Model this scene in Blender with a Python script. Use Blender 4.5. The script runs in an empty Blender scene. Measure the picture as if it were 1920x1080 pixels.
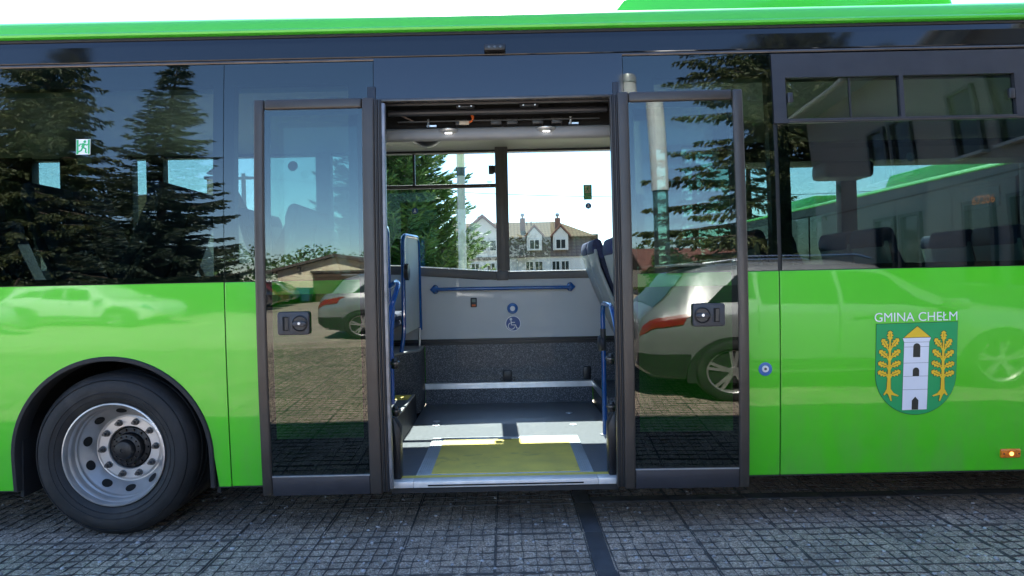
import bpy, bmesh, math, random
from mathutils import Vector, Matrix
R = math.radians
S = bpy.context.scene
C = S.collection
random.seed(7)

# ------------------------------------------------------------------ camera, sky, sun, exposure
cam = bpy.data.cameras.new('camera'); camo = bpy.data.objects.new('camera', cam); C.objects.link(camo)
camo.location = (0, -3.9, 1.48); camo.rotation_euler = (R(90), R(1.2), 0)
cam.sensor_width = 36; cam.lens = 36 * 1260 / 1920
cam.shift_x = 10 / 1920; cam.shift_y = -22 / 1920
cam.clip_start = .05; cam.clip_end = 3000
S.camera = camo
SUN_EL, SUN_AZ = 53.5, 1.5          # the sun stands beyond the bus, a touch to the left
wd = bpy.data.worlds.new('World'); S.world = wd; wd.use_nodes = True
nt = wd.node_tree
sky = nt.nodes.new('ShaderNodeTexSky'); sky.sky_type = 'NISHITA'; sky.sun_disc = False
sky.sun_elevation = R(SUN_EL); sky.sun_rotation = R(-SUN_AZ)
sky.air_density = 1.0; sky.dust_density = 0.15; sky.ozone_density = 5.5
bg = nt.nodes['Background']; bg.inputs['Strength'].default_value = .105
nt.links.new(sky.outputs[0], bg.inputs[0])
sun = bpy.data.lights.new('sun', 'SUN'); sun.energy = 5.0; sun.angle = R(.5); sun.color = (1, .95, .87)
suno = bpy.data.objects.new('sun', sun); C.objects.link(suno)
d = Vector((math.sin(R(SUN_AZ)) * math.cos(R(SUN_EL)), -math.cos(R(SUN_AZ)) * math.cos(R(SUN_EL)), -math.sin(R(SUN_EL))))
suno.rotation_euler = d.to_track_quat('-Z', 'Y').to_euler(); suno.location = (0, 20, 30)
vs = S.view_settings; vs.view_transform = 'Standard'; vs.look = 'None'; vs.exposure = 2.6; vs.gamma = 1
S.render.engine = 'CYCLES'
cy_ = S.cycles
cy_.use_denoising = True; cy_.max_bounces = 9; cy_.diffuse_bounces = 4; cy_.glossy_bounces = 4
cy_.transparent_max_bounces = 24; cy_.transmission_bounces = 6; cy_.caustics_reflective = False; cy_.caustics_refractive = False
cy_.sample_clamp_indirect = 6

# ------------------------------------------------------------------ materials
def s2l(c):
    c = c / 255.
    return c / 12.92 if c <= .04045 else ((c + .055) / 1.055) ** 2.4
def rgb(r, g, b): return (s2l(r), s2l(g), s2l(b))
MATS = {}
def mat(name, col, rough=.5, metal=0., coat=0., var=.12, scale=9., bump=0., bscale=60., spec=.5, emit=None, detail=4.):
    """principled surface with a soft colour variation and an optional fine relief"""
    m = bpy.data.materials.new(name); m.use_nodes = True; n = m.node_tree; b = n.nodes['Principled BSDF']
    b.inputs['Roughness'].default_value = rough; b.inputs['Metallic'].default_value = metal
    b.inputs['Coat Weight'].default_value = coat; b.inputs['Coat Roughness'].default_value = .02
    b.inputs['Specular IOR Level'].default_value = spec
    tc = n.nodes.new('ShaderNodeTexCoord')
    if var > 0:
        no = n.nodes.new('ShaderNodeTexNoise'); no.inputs['Scale'].default_value = scale; no.inputs['Detail'].default_value = detail
        n.links.new(tc.outputs['Object'], no.inputs['Vector'])
        cr = n.nodes.new('ShaderNodeValToRGB'); e = cr.color_ramp.elements
        e[0].position = .3; e[1].position = .7
        e[0].color = (*[c * (1 - var) for c in col], 1); e[1].color = (*[min(1, c * (1 + var)) for c in col], 1)
        n.links.new(no.outputs['Fac'], cr.inputs['Fac']); n.links.new(cr.outputs['Color'], b.inputs['Base Color'])
        if rough > .12:
            mr = n.nodes.new('ShaderNodeMapRange'); mr.inputs['To Min'].default_value = rough * .85; mr.inputs['To Max'].default_value = min(1, rough * 1.15)
            n.links.new(no.outputs['Fac'], mr.inputs['Value']); n.links.new(mr.outputs['Result'], b.inputs['Roughness'])
    else:
        b.inputs['Base Color'].default_value = (*col, 1)
    if bump > 0:
        nb = n.nodes.new('ShaderNodeTexNoise'); nb.inputs['Scale'].default_value = bscale; nb.inputs['Detail'].default_value = 3
        n.links.new(tc.outputs['Object'], nb.inputs['Vector'])
        bu = n.nodes.new('ShaderNodeBump'); bu.inputs['Strength'].default_value = bump; bu.inputs['Distance'].default_value = .01
        n.links.new(nb.outputs['Fac'], bu.inputs['Height']); n.links.new(bu.outputs['Normal'], b.inputs['Normal'])
    if emit:
        b.inputs['Emission Color'].default_value = (*emit[0], 1); b.inputs['Emission Strength'].default_value = emit[1]
    MATS[name] = m
    return m
def glass(name, tint, r0=.05, wav=0.0, wscale=1.5):
    """a pane surface: tinted see-through with a mirror reflection that grows at grazing angles"""
    m = bpy.data.materials.new(name); m.use_nodes = True; n = m.node_tree; n.nodes.remove(n.nodes['Principled BSDF'])
    out = n.nodes['Material Output']
    tr = n.nodes.new('ShaderNodeBsdfTransparent'); tr.inputs[0].default_value = (*tint, 1)
    gl = n.nodes.new('ShaderNodeBsdfGlossy'); gl.inputs['Roughness'].default_value = 0.0
    lw = n.nodes.new('ShaderNodeLayerWeight'); lw.inputs['Blend'].default_value = .5
    p = n.nodes.new('ShaderNodeMath'); p.operation = 'POWER'; p.inputs[1].default_value = 5
    n.links.new(lw.outputs['Facing'], p.inputs[0])
    ma = n.nodes.new('ShaderNodeMath'); ma.operation = 'MULTIPLY_ADD'; ma.inputs[1].default_value = 1 - r0; ma.inputs[2].default_value = r0
    n.links.new(p.outputs[0], ma.inputs[0])
    mx = n.nodes.new('ShaderNodeMixShader'); n.links.new(ma.outputs[0], mx.inputs[0])
    n.links.new(tr.outputs[0], mx.inputs[1]); n.links.new(gl.outputs[0], mx.inputs[2]); n.links.new(mx.outputs[0], out.inputs[0])
    if wav > 0:
        tc = n.nodes.new('ShaderNodeTexCoord'); nb = n.nodes.new('ShaderNodeTexNoise'); nb.inputs['Scale'].default_value = wscale; nb.inputs['Detail'].default_value = 1
        n.links.new(tc.outputs['Object'], nb.inputs['Vector'])
        bu = n.nodes.new('ShaderNodeBump'); bu.inputs['Strength'].default_value = 1; bu.inputs['Distance'].default_value = wav
        n.links.new(nb.outputs['Fac'], bu.inputs['Height']); n.links.new(bu.outputs['Normal'], gl.inputs['Normal'])
    MATS[name] = m
    return m
def speckle(name, base, dots, scale, rough=.6, thr=.25, coat=0.):
    m = mat(name, base, rough, var=0, coat=coat); n = m.node_tree; b = n.nodes['Principled BSDF']
    tc = n.nodes.new('ShaderNodeTexCoord')
    vo = n.nodes.new('ShaderNodeTexVoronoi'); vo.inputs['Scale'].default_value = scale
    n.links.new(tc.outputs['Object'], vo.inputs['Vector'])
    sx = n.nodes.new('ShaderNodeSeparateColor'); n.links.new(vo.outputs['Color'], sx.inputs[0])
    cr = n.nodes.new('ShaderNodeValToRGB'); e = cr.color_ramp.elements
    e[0].position = 1 - thr - .12; e[1].position = 1 - thr * .2; e[0].color = (*base, 1); e[1].color = (*dots, 1)
    n.links.new(sx.outputs[0], cr.inputs['Fac']); n.links.new(cr.outputs['Color'], b.inputs['Base Color'])
    return m

mat('green_paint', (.064, .57, .004), .34, coat=1.0, var=.03, scale=1.2)
def dusty_paint(m):
    n = m.node_tree; b = n.nodes['Principled BSDF']; b.inputs['Coat Roughness'].default_value = .04
    tc = n.nodes.new('ShaderNodeTexCoord'); src = b.inputs['Base Color'].links[0].from_socket
    # thin road dust thrown up along the skirt, in blotches and streaks of its own
    no = n.nodes.new('ShaderNodeTexNoise'); no.inputs['Scale'].default_value = 3.2; no.inputs['Detail'].default_value = 8; no.inputs['Roughness'].default_value = .65
    mp = n.nodes.new('ShaderNodeMapping'); mp.inputs['Scale'].default_value = (1.6, 1, .55); n.links.new(tc.outputs['Object'], mp.inputs[0]); n.links.new(mp.outputs[0], no.inputs['Vector'])
    sp = n.nodes.new('ShaderNodeSeparateXYZ'); n.links.new(tc.outputs['Object'], sp.inputs[0])
    mr = n.nodes.new('ShaderNodeMapRange'); mr.inputs['From Min'].default_value = 1.1; mr.inputs['From Max'].default_value = .28; mr.inputs['To Min'].default_value = 0; mr.inputs['To Max'].default_value = .34
    n.links.new(sp.outputs['Z'], mr.inputs['Value'])
    mu = n.nodes.new('ShaderNodeMath'); mu.operation = 'MULTIPLY'; n.links.new(mr.outputs[0], mu.inputs[0])
    cr = n.nodes.new('ShaderNodeValToRGB'); cr.color_ramp.elements[0].position = .42; cr.color_ramp.elements[1].position = .75; n.links.new(no.outputs['Fac'], cr.inputs['Fac']); n.links.new(cr.outputs['Color'], mu.inputs[1])
    mx = n.nodes.new('ShaderNodeMix'); mx.data_type = 'RGBA'; n.links.new(mu.outputs[0], mx.inputs['Factor']); n.links.new(src, mx.inputs[6]); mx.inputs[7].default_value = (.20, .21, .14, 1)
    n.links.new(mx.outputs[2], b.inputs['Base Color'])
    # hardly visible waviness of the sheet
    nb = n.nodes.new('ShaderNodeTexNoise'); nb.inputs['Scale'].default_value = 2.6; nb.inputs['Detail'].default_value = 1.5; n.links.new(tc.outputs['Object'], nb.inputs['Vector'])
    bu = n.nodes.new('ShaderNodeBump'); bu.inputs['Strength'].default_value = 1; bu.inputs['Distance'].default_value = .0016; n.links.new(nb.outputs['Fac'], bu.inputs['Height'])
    n.links.new(bu.outputs['Normal'], b.inputs['Coat Normal'])
dusty_paint(MATS['green_paint'])
mat('roof_green', (.06, .50, .03), .35, coat=.6, var=.04, scale=1.5)
mat('black_gloss', (.003, .004, .006), .05, coat=0.0, var=0, spec=.62)
mat('header_gloss', (.003, .004, .006), .05, var=0, spec=.85)
mat('black_frit', (.008, .008, .009), .5, var=.1)
mat('bus_dark_glass', (.006, .007, .008), .22, var=0, spec=.3)
mat('dark_trim', (.022, .022, .026), .38, var=.2, scale=20)
mat('rubber', (.014, .014, .015), .7, var=.25, scale=30)
mat('door_metal', (.050, .043, .038), .38, metal=.3, var=.13, scale=6, bump=.03, bscale=40)
mat('anodised', (.10, .085, .075), .32, metal=.7, var=.2, scale=10)
mat('slider_frame', (.024, .025, .032), .45, var=.12, scale=12)
mat('aluminium', (.62, .64, .67), .32, metal=.85, var=.1, scale=18)
mat('edge_alu', (.20, .20, .21), .45, metal=.5, var=.3, scale=14)
mat('sill_alu', (.74, .70, .66), .4, metal=.2, var=.1, scale=14)
mat('pillar_grey', (.085, .08, .082), .5, var=.1)
mat('alu_floor', (.42, .45, .47), .42, metal=.5, var=.12, scale=18)
mat('wheel_silver', (.46, .44, .42), .36, metal=.6, var=.12, scale=9)
mat('steel_bright', (.60, .60, .60), .35, metal=.6, var=.1)
mat('bolt_steel', (.11, .11, .11), .4, metal=.8, var=.2, scale=40)
mat('hub_black', (.005, .005, .006), .45, var=.4, scale=30)
mat('tyre', (.010, .010, .0105), .72, var=.45, scale=10, bump=.15, bscale=40)
mat('void', (.003, .003, .003), .9, var=0)
mat('under', (.012, .012, .013), .8, var=.3)
mat('wall_grey', (.50, .515, .53), .42, coat=.15, var=.04, scale=3)
mat('ceiling_grey', (.36, .36, .34), .55, var=.05, scale=2)
mat('cover_grey', (.25, .26, .27), .45, var=.06)
speckle('speckled_panel', (.045, .050, .060), (.26, .27, .30), 210, .5, .22, coat=.1)
mat('floor_vinyl', (.12, .13, .145), .32, var=.16, scale=40, coat=.15, detail=8)
mat('yellow_floor', (.78, .60, .09), .55, var=.14, scale=5, detail=8)
def scuffs(m, col, scale, lo, hi, strength):
    n = m.node_tree; b = n.nodes['Principled BSDF']; src = b.inputs['Base Color'].links[0].from_socket
    tc = n.nodes.new('ShaderNodeTexCoord'); no = n.nodes.new('ShaderNodeTexNoise'); no.inputs['Scale'].default_value = scale; no.inputs['Detail'].default_value = 7; no.inputs['Distortion'].default_value = .6
    n.links.new(tc.outputs['Object'], no.inputs['Vector']); cr = n.nodes.new('ShaderNodeValToRGB'); e = cr.color_ramp.elements
    e[0].position = lo; e[1].position = hi; e[0].color = (0, 0, 0, 1); e[1].color = (strength,) * 3 + (1,)
    n.links.new(no.outputs['Fac'], cr.inputs['Fac']); mx = n.nodes.new('ShaderNodeMix'); mx.data_type = 'RGBA'
    n.links.new(cr.outputs['Color'], mx.inputs['Factor']); n.links.new(src, mx.inputs[6]); mx.inputs[7].default_value = (*col, 1); n.links.new(mx.outputs[2], b.inputs['Base Color'])
scuffs(MATS['yellow_floor'], (.14, .12, .06), 8, .60, .80, .5)
scuffs(MATS['floor_vinyl'], (.22, .22, .21), 6, .55, .8, .4)
scuffs(MATS['tyre'], (.05, .045, .04), 5, .5, .8, .6)
mat('blue_tube', (.006, .085, .31), .25, coat=.5, var=.06)
mat('blue_board', (.50, .55, .56), .5, var=.05)
mat('seat_shell', (.33, .37, .38), .42, var=.06)
mat('seat_fabric', (.018, .026, .06), .85, var=.4, scale=60)
mat('seat_blue', (.025, .035, .10), .8, var=.3, scale=70)
mat('black_plastic', (.012, .012, .014), .4, var=.2)
mat('handle_plastic', (.030, .032, .038), .5, var=.15, scale=25)
mat('beige_plastic', (.55, .47, .36), .5, var=.1)
mat('orange_wire', (.6, .12, .02), .5, var=.1)
mat('lamp_glow', (.9, .9, .9), .4, var=0, emit=((1, .98, .95), 1.2))
mat('amber_glow', (.9, .3, .05), .3, var=0, emit=((1, .5, .1), .7))
mat('led_orange', (.5, .1, .02), .4, var=0, emit=((1, .20, .03), .18))
mat('amber_lens', (.85, .20, .015), .15, coat=.8, var=.2, scale=60)
mat('sign_white', (.80, .80, .80), .45, var=.02)
mat('sign_green', (.03, .42, .14), .45, var=.04)
mat('shield_green', (.0, .33, .10), .35, var=.03)
mat('shield_yellow', (.82, .52, .02), .35, var=.04)
mat('shield_white', (.76, .77, .83), .35, var=.02)
mat('ink', (.012, .016, .015), .4, var=0)
mat('sign_blue', (.02, .06, .25), .4, var=.04)
mat('button_blue', (.02, .13, .42), .35, coat=.4, var=.05)
mat('sticker_back', (.16, .20, .18), .6, var=.05)
mat('seam', (.01, .05, .008), .6, var=.1)
glass('side_glass', (.42, .51, .47), .075, wav=.0006, wscale=2.2)
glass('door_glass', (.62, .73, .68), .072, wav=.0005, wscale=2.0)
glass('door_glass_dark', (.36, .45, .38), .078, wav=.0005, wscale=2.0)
glass('far_glass', (.74, .80, .80), .03)
glass('house_glass', (.35, .40, .42), .10)
glass('car_glass', (.18, .24, .22), .07)

# ------------------------------------------------------------------ mesh helpers
RAD = 14.0
def bulge(z): return (z - 1.48) ** 2 / (2 * RAD) - .018       # the side of the bus is very slightly convex
class MB:
    def __init__(s): s.v = []; s.f = []
    def add(s, v, f):
        o = len(s.v); s.v += [tuple(p) for p in v]; s.f += [tuple(i + o for i in q) for q in f]; return s
    def box(s, x0, x1, y0, y1, z0, z1, nz=1, nx=1):
        if nz == 1 and nx == 1:
            v = [(x0, y0, z0), (x1, y0, z0), (x1, y1, z0), (x0, y1, z0), (x0, y0, z1), (x1, y0, z1), (x1, y1, z1), (x0, y1, z1)]
            return s.add(v, [(0, 3, 2, 1), (4, 5, 6, 7), (0, 1, 5, 4), (1, 2, 6, 5), (2, 3, 7, 6), (3, 0, 4, 7)])
        v = []; f = []
        for k in range(nz + 1):
            z = z0 + (z1 - z0) * k / nz
            for i in range(nx + 1): v.append((x0 + (x1 - x0) * i / nx, y0, z))
            for i in range(nx, -1, -1): v.append((x0 + (x1 - x0) * i / nx, y1, z))
        m = 2 * (nx + 1)
        for k in range(nz):
            for i in range(m): f.append((k * m + i, k * m + (i + 1) % m, (k + 1) * m + (i + 1) % m, (k + 1) * m + i))
        for i in range(nx):
            f.append((i, m - 1 - i, m - 2 - i, i + 1)); t = nz * m
            f.append((t + i, t + i + 1, t + m - 2 - i, t + m - 1 - i))
        return s.add(v, f)
    def tube(s, path, r, n=10, r2=None):
        P = [Vector(p) for p in path]; m = len(P); v = []; f = []
        T = [(P[min(i + 1, m - 1)] - P[max(i - 1, 0)]).normalized() for i in range(m)]
        a = Vector((0, 0, 1)) if abs(T[0].z) < .9 else Vector((1, 0, 0))
        u = T[0].cross(a).normalized()
        for i in range(m):
            u = (u - T[i] * u.dot(T[i])).normalized(); w = T[i].cross(u)
            rr = r if r2 is None else r + (r2 - r) * i / (m - 1)
            for k in range(n):
                c = math.cos(2 * math.pi * k / n) * rr; q = math.sin(2 * math.pi * k / n) * rr
                v.append(P[i] + u * c + w * q)
        for i in range(m - 1):
            for k in range(n): f.append((i * n + k, i * n + (k + 1) % n, (i + 1) * n + (k + 1) % n, (i + 1) * n + k))
        f.append(tuple(range(n - 1, -1, -1))); f.append(tuple((m - 1) * n + k for k in range(n)))
        return s.add(v, f)
    def lathe(s, prof, c=(0, 0, 0), n=48, axis='Y', a0=0., a1=2 * math.pi):
        """prof: (radius, along-axis) pairs"""
        v = []; f = []; m = len(prof); full = abs(a1 - a0 - 2 * math.pi) < 1e-6; nn = n if full else n + 1
        for k in range(nn):
            a = a0 + (a1 - a0) * k / n
            for r, h in prof:
                p = (r * math.cos(a), h, r * math.sin(a)) if axis == 'Y' else ((r * math.cos(a), r * math.sin(a), h) if axis == 'Z' else (h, r * math.cos(a), r * math.sin(a)))
                v.append((c[0] + p[0], c[1] + p[1], c[2] + p[2]))
        for k in range(n):
            k2 = (k + 1) % nn
            for i in range(m - 1): f.append((k * m + i, k * m + i + 1, k2 * m + i + 1, k2 * m + i))
        return s.add(v, f)
    def prism(s, pts, y0, y1, ax='Y'):
        """closed 2-D outline (a, z) pushed along an axis"""
        n = len(pts)
        def P(a, z, h): return (a, h, z) if ax == 'Y' else ((h, a, z) if ax == 'X' else (a, z, h))
        v = [P(a, z, y0) for a, z in pts] + [P(a, z, y1) for a, z in pts]
        f = [tuple(range(n)), tuple(range(2 * n - 1, n - 1, -1))] + [(i, (i + 1) % n, n + (i + 1) % n, n + i) for i in range(n)]
        return s.add(v, f)
    def flat(s, pts, y):
        n = len(pts); return s.add([(x, y, z) for x, z in pts], [tuple(range(n))])
    def ribbon(s, pts, w, y, closed=False):
        P = [Vector((a, b)) for a, b in pts]; n = len(P); L = []; Q = []
        for i in range(n):
            p = P[(i - 1) % n] if closed or i else P[0]; q = P[(i + 1) % n] if closed or i < n - 1 else P[-1]
            t = (q - p).normalized() if (q - p).length else Vector((1, 0)); k = Vector((-t.y, t.x)) * w / 2
            L.append(P[i] + k); Q.append(P[i] - k)
        v = [(a.x, y, a.y) for a in L] + [(a.x, y, a.y) for a in Q]
        f = [(i, (i + 1) % n, n + (i + 1) % n, n + i) for i in range(n if closed else n - 1)]
        return s.add(v, f)
    def mesh(s, name, bevel=0., curve=False, smooth=35., seg=2, tang=None):
        me = bpy.data.meshes.new(name); me.from_pydata(s.v, [], s.f)
        bm = bmesh.new(); bm.from_mesh(me)
        bmesh.ops.recalc_face_normals(bm, faces=bm.faces)
        if bevel:
            ed = [e for e in bm.edges if len(e.link_faces) == 2 and e.calc_face_angle(0) > R(40)]
            bmesh.ops.bevel(bm, geom=ed, offset=bevel, segments=seg, profile=.5, affect='EDGES', clamp_overlap=True)
        if curve:
            for v in bm.verts: v.co.y += bulge(v.co.z)
        if tang is not None:      # flat print laid on the tangent plane of the side at that height
            for v in bm.verts: v.co.y += bulge(tang) + (tang - 1.48) / RAD * (v.co.z - tang)
        bm.to_mesh(me); bm.free()
        if smooth:
            me.shade_smooth(); me.set_sharp_from_angle(angle=R(smooth))
        return me
    def obj(s, name, m, parent=None, **k):
        return link(name, s.mesh(name, **k), m, parent)
def link(name, me, m, parent=None):
    o = bpy.data.objects.new(name, me); C.objects.link(o)
    if m and not me.materials: me.materials.append(MATS[m])
    if parent: o.parent = parent
    return o
def thing(name, label, cat, loc=(0, 0, 0), rotz=0., group=None):
    o = bpy.data.objects.new(name, None); C.objects.link(o); o.empty_display_size = .3
    o.location = loc; o.rotation_euler = (0, 0, rotz); o['label'] = label; o['category'] = cat
    if group: o['group'] = group
    return o
def structure(o, kind='structure'): o['kind'] = kind; return o
def copy_tree(o, parent=None):
    c = o.copy(); C.objects.link(c); c.parent = parent
    for ch in list(o.children): copy_tree(ch, c)
    return c
def fillet(pts, r, n=5):
    P = [Vector(p) for p in pts]; out = [P[0]]
    for i in range(1, len(P) - 1):
        a = P[i - 1] - P[i]; b = P[i + 1] - P[i]; k = min(r, a.length * .49, b.length * .49)
        p0 = P[i] + a.normalized() * k; p1 = P[i] + b.normalized() * k
        for j in range(n + 1):
            t = j / n; out.append(p0 * (1 - t) ** 2 + P[i] * 2 * t * (1 - t) + p1 * t * t)
    return out + [P[-1]]
def rrect(x0, x1, z0, z1, r, n=4):
    o = []
    for cx, cz, a in ((x1 - r, z1 - r, 0), (x0 + r, z1 - r, 90), (x0 + r, z0 + r, 180), (x1 - r, z0 + r, 270)):
        for k in range(n + 1): o.append((cx + r * math.cos(R(a + 90 * k / n)), cz + r * math.sin(R(a + 90 * k / n))))
    return o
def disc(cx, cz, r, n=24): return [(cx + r * math.cos(2 * math.pi * k / n), cz + r * math.sin(2 * math.pi * k / n)) for k in range(n)]
def textmesh(body, size, x, y, z, name, m, parent, width=None):
    """lettering as flat mesh standing in the XZ plane"""
    cu = bpy.data.curves.new(name, 'FONT'); cu.body = body; cu.size = size; cu.align_x = 'LEFT'
    t = bpy.data.objects.new(name, cu); C.objects.link(t)
    dg = bpy.context.evaluated_depsgraph_get(); me = bpy.data.meshes.new_from_object(t.evaluated_get(dg))
    bpy.data.objects.remove(t); bpy.data.curves.remove(cu)
    xs = [v.co.x for v in me.vertices]; k = (width / (max(xs) - min(xs))) if width else 1
    x0 = min(xs)
    for v in me.vertices: v.co = Vector(((v.co.x - x0) * k + x, y + bulge(v.co.y + z), v.co.y + z))
    me.name = name
    return link(name, me, m, parent)

# ------------------------------------------------------------------ the ground
g = MB(); g.add([(-600, -600, 0), (600, -600, 0), (600, 600, 0), (-600, 600, 0)], [(0, 1, 2, 3)])
mat('yard', (.36, .30, .235), .85, var=.2, scale=1.2, bump=.3, bscale=30, detail=10)
ground = structure(g.obj('ground', 'yard', smooth=0))
def gravel_material():
    m = mat('gravel', (.2, .2, .2), .85, var=0); n = m.node_tree; b = n.nodes['Principled BSDF']
    tc = n.nodes.new('ShaderNodeTexCoord')
    def voro(scale, ramp):
        vo = n.nodes.new('ShaderNodeTexVoronoi'); vo.inputs['Scale'].default_value = scale; n.links.new(tc.outputs['Object'], vo.inputs['Vector'])
        sx = n.nodes.new('ShaderNodeSeparateColor'); n.links.new(vo.outputs['Color'], sx.inputs[0])
        cr = n.nodes.new('ShaderNodeValToRGB'); e = cr.color_ramp.elements
        while len(e) < len(ramp): e.new(.5)
        for q, (p, c) in zip(e, ramp): q.position = p; q.color = (*c, 1)
        n.links.new(sx.outputs[0], cr.inputs['Fac']); return vo, cr
    v1, c1 = voro(95, [(0, (.15, .12, .09)), (.35, (.36, .28, .21)), (.75, (.52, .41, .31)), (.93, (.88, .74, .60))])
    v2, c2 = voro(210, [(0, (.09, .07, .055)), (.5, (.40, .31, .235)), (.92, (.88, .74, .60))])
    no = n.nodes.new('ShaderNodeTexNoise'); no.inputs['Scale'].default_value = 2.2; no.inputs['Detail'].default_value = 6; n.links.new(tc.outputs['Object'], no.inputs['Vector'])
    mx = n.nodes.new('ShaderNodeMix'); mx.data_type = 'RGBA'; mx.inputs['Factor'].default_value = .5
    n.links.new(c1.outputs['Color'], mx.inputs[6]); n.links.new(c2.outputs['Color'], mx.inputs[7])
    m2 = n.nodes.new('ShaderNodeMix'); m2.data_type = 'RGBA'; m2.blend_type = 'MULTIPLY'; m2.inputs['Factor'].default_value = .8
    cr = n.nodes.new('ShaderNodeValToRGB'); e = cr.color_ramp.elements; e[0].position = .35; e[1].position = .62; e[0].color = (.62, .62, .64, 1); e[1].color = (1.1, 1.06, 1.02, 1)
    n.links.new(no.outputs['Fac'], cr.inputs['Fac']); n.links.new(mx.outputs[2], m2.inputs[6]); n.links.new(cr.outputs['Color'], m2.inputs[7])
    n.links.new(m2.outputs[2], b.inputs['Base Color'])
    bu = n.nodes.new('ShaderNodeBump'); bu.inputs['Strength'].default_value = .9; bu.inputs['Distance'].default_value = .008; bu.invert = True
    ad = n.nodes.new('ShaderNodeMath'); ad.operation = 'ADD'; n.links.new(v1.outputs['Distance'], ad.inputs[0]); n.links.new(v2.outputs['Distance'], ad.inputs[1])
    n.links.new(ad.outputs[0], bu.inputs['Height']); n.links.new(bu.outputs['Normal'], b.inputs['Normal'])
gravel_material()
GX0, GX1, GY0, GY1 = -9.59, 9.515, -8.07, 3.03
g = MB(); nx, ny = 420, 240
g.add([(GX0 + (GX1 - GX0) * i / nx, GY0 + (GY1 - GY0) * j / ny, .0035 + random.random() ** 1.5 * .0095) for j in range(ny + 1) for i in range(nx + 1)],
      [(j * (nx + 1) + i, j * (nx + 1) + i + 1, (j + 1) * (nx + 1) + i + 1, (j + 1) * (nx + 1) + i) for j in range(ny) for i in range(nx)])
lot = structure(g.obj('gravel_pavement', 'gravel', smooth=180))
mat('grid_plastic', (.075, .068, .062), .75, var=.3, scale=20)
mat('edging', (.045, .047, .053), .75, var=.25, scale=12, bump=.2, bscale=80)
def grid_panel(seed):
    """a black plastic gravel grid, half a metre square: thin wavy ribs and a doubled rim"""
    rnd = random.Random(seed); b = MB(); n1, n2 = 7, 6; z0, z1 = .002, .0112
    def rib(pts, w):
        m = len(pts); v = []; f = []
        for i, (x, y) in enumerate(pts):
            p = pts[max(0, i - 1)]; q = pts[min(m - 1, i + 1)]; dx, dy = q[0] - p[0], q[1] - p[1]; l = math.hypot(dx, dy); nx, ny = -dy / l * w / 2, dx / l * w / 2
            dz = rnd.uniform(-.0015, .001)
            v += [(x + nx, y + ny, z0), (x + nx, y + ny, z1 + dz), (x - nx, y - ny, z1 + dz), (x - nx, y - ny, z0)]
        for i in range(m - 1):
            for k in range(3): f.append((i * 4 + k, i * 4 + k + 1, (i + 1) * 4 + k + 1, (i + 1) * 4 + k))
        b.add(v, f)
    for i in range(n1 + 1):
        x = .005 + .49 * i / n1; e = i in (0, n1)
        rib([(x + (0 if e else rnd.uniform(-.006, .006)), .004 + .492 * k / 6) for k in range(7)], .0055 if e else .0029)
    for j in range(n2 + 1):
        y = .005 + .49 * j / n2; e = j in (0, n2)
        rib([(.004 + .492 * k / 7, y + (0 if e else rnd.uniform(-.006, .006))) for k in range(8)], .005 if e else .0028)
    return b
panels = [grid_panel(s) for s in range(6)]
pmesh = [p.mesh('paving_grid', smooth=0) for p in panels]
for m_ in pmesh: m_.materials.append(MATS['grid_plastic'])
spots = []
for i in range(20):
    for j in range(22):
        spots.append((.41 - .5 * (i + 1), GY0 + .5 * j))
for i in range(18):
    for j in range(22):
        y = GY0 + .5 * j
        spots.append((.515 + .5 * i, y if j < 17 else y + .1))
spots.sort(key=lambda p: ((p[0] + .25) * .62) ** 2 + ((p[1] + .25) + .2) ** 2 * (1 if p[1] < .3 else 2.5))
rest = MB()
for k, (x, y) in enumerate(spots):
    q = random.randrange(6); jx, jy = random.uniform(-.004, .004), random.uniform(-.004, .004)
    if k < 300:
        o = link('paving_grid', pmesh[q], None, lot); o.location = (x + jx, y + jy, random.uniform(-.001, .002))
    elif y > -7.4:
        rest.add([(a + x, b + y, c) for a, b, c in panels[q].v], panels[q].f)
ro = rest.obj('far_paving_grids', 'grid_plastic', lot, smooth=0); ro['kind'] = 'stuff'
eb = MB().box(-.05, .05, -.249, .249, -.02, .0155, 1); ebm = eb.mesh('edging_block', bevel=.004); ebm.materials.append(MATS['edging'])
for k in range(22):
    o = link('edging_block', ebm, None, lot); o.location = (.4625 + random.uniform(-.002, .002), GY0 + .25 + .5 * k, random.uniform(-.001, .002)); o.rotation_euler.z = random.uniform(-.006, .006)
for k in range(16):
    o = link('edging_block', ebm, None, lot); o.location = (.765 + .5 * k, .482, random.uniform(-.001, .002)); o.rotation_euler.z = R(90) + random.uniform(-.005, .005)
# loose pebbles on the gravel
mat('pebble', (.34, .32, .31), .8, var=.45, scale=18)
pb = MB()
for k in range(2600):
    x, y = random.uniform(-4, 4.2), random.uniform(-2.2, .9); r = random.choice((.004, .005, .006, .006, .008, .011)) * random.uniform(.8, 1.3)
    if .40 < x < .53: continue
    a = random.uniform(0, 6); v = []
    for zz, rr in ((-.6, .7), (.2, 1), (.75, .6)):
        for q in range(6): v.append((x + r * rr * math.cos(a + q * 1.047) * random.uniform(.8, 1.25), y + r * rr * math.sin(a + q * 1.047) * random.uniform(.8, 1.2), .008 + r * zz * .8))
    f = [(l * 6 + q, l * 6 + (q + 1) % 6, l * 6 + 6 + (q + 1) % 6, l * 6 + 6 + q) for l in range(2) for q in range(6)] + [tuple(range(12, 18))]
    pb.add(v, f)
po = pb.obj('loose_pebbles', 'pebble', lot, smooth=60); po['kind'] = 'stuff'

# ------------------------------------------------------------------ THE BUS
bus = thing('bus', 'bright green city bus with its middle double doors standing open', 'bus')
XL, XR = -5.6, 6.4
BELT, SK, TR = 1.478, .285, 2.755
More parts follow.
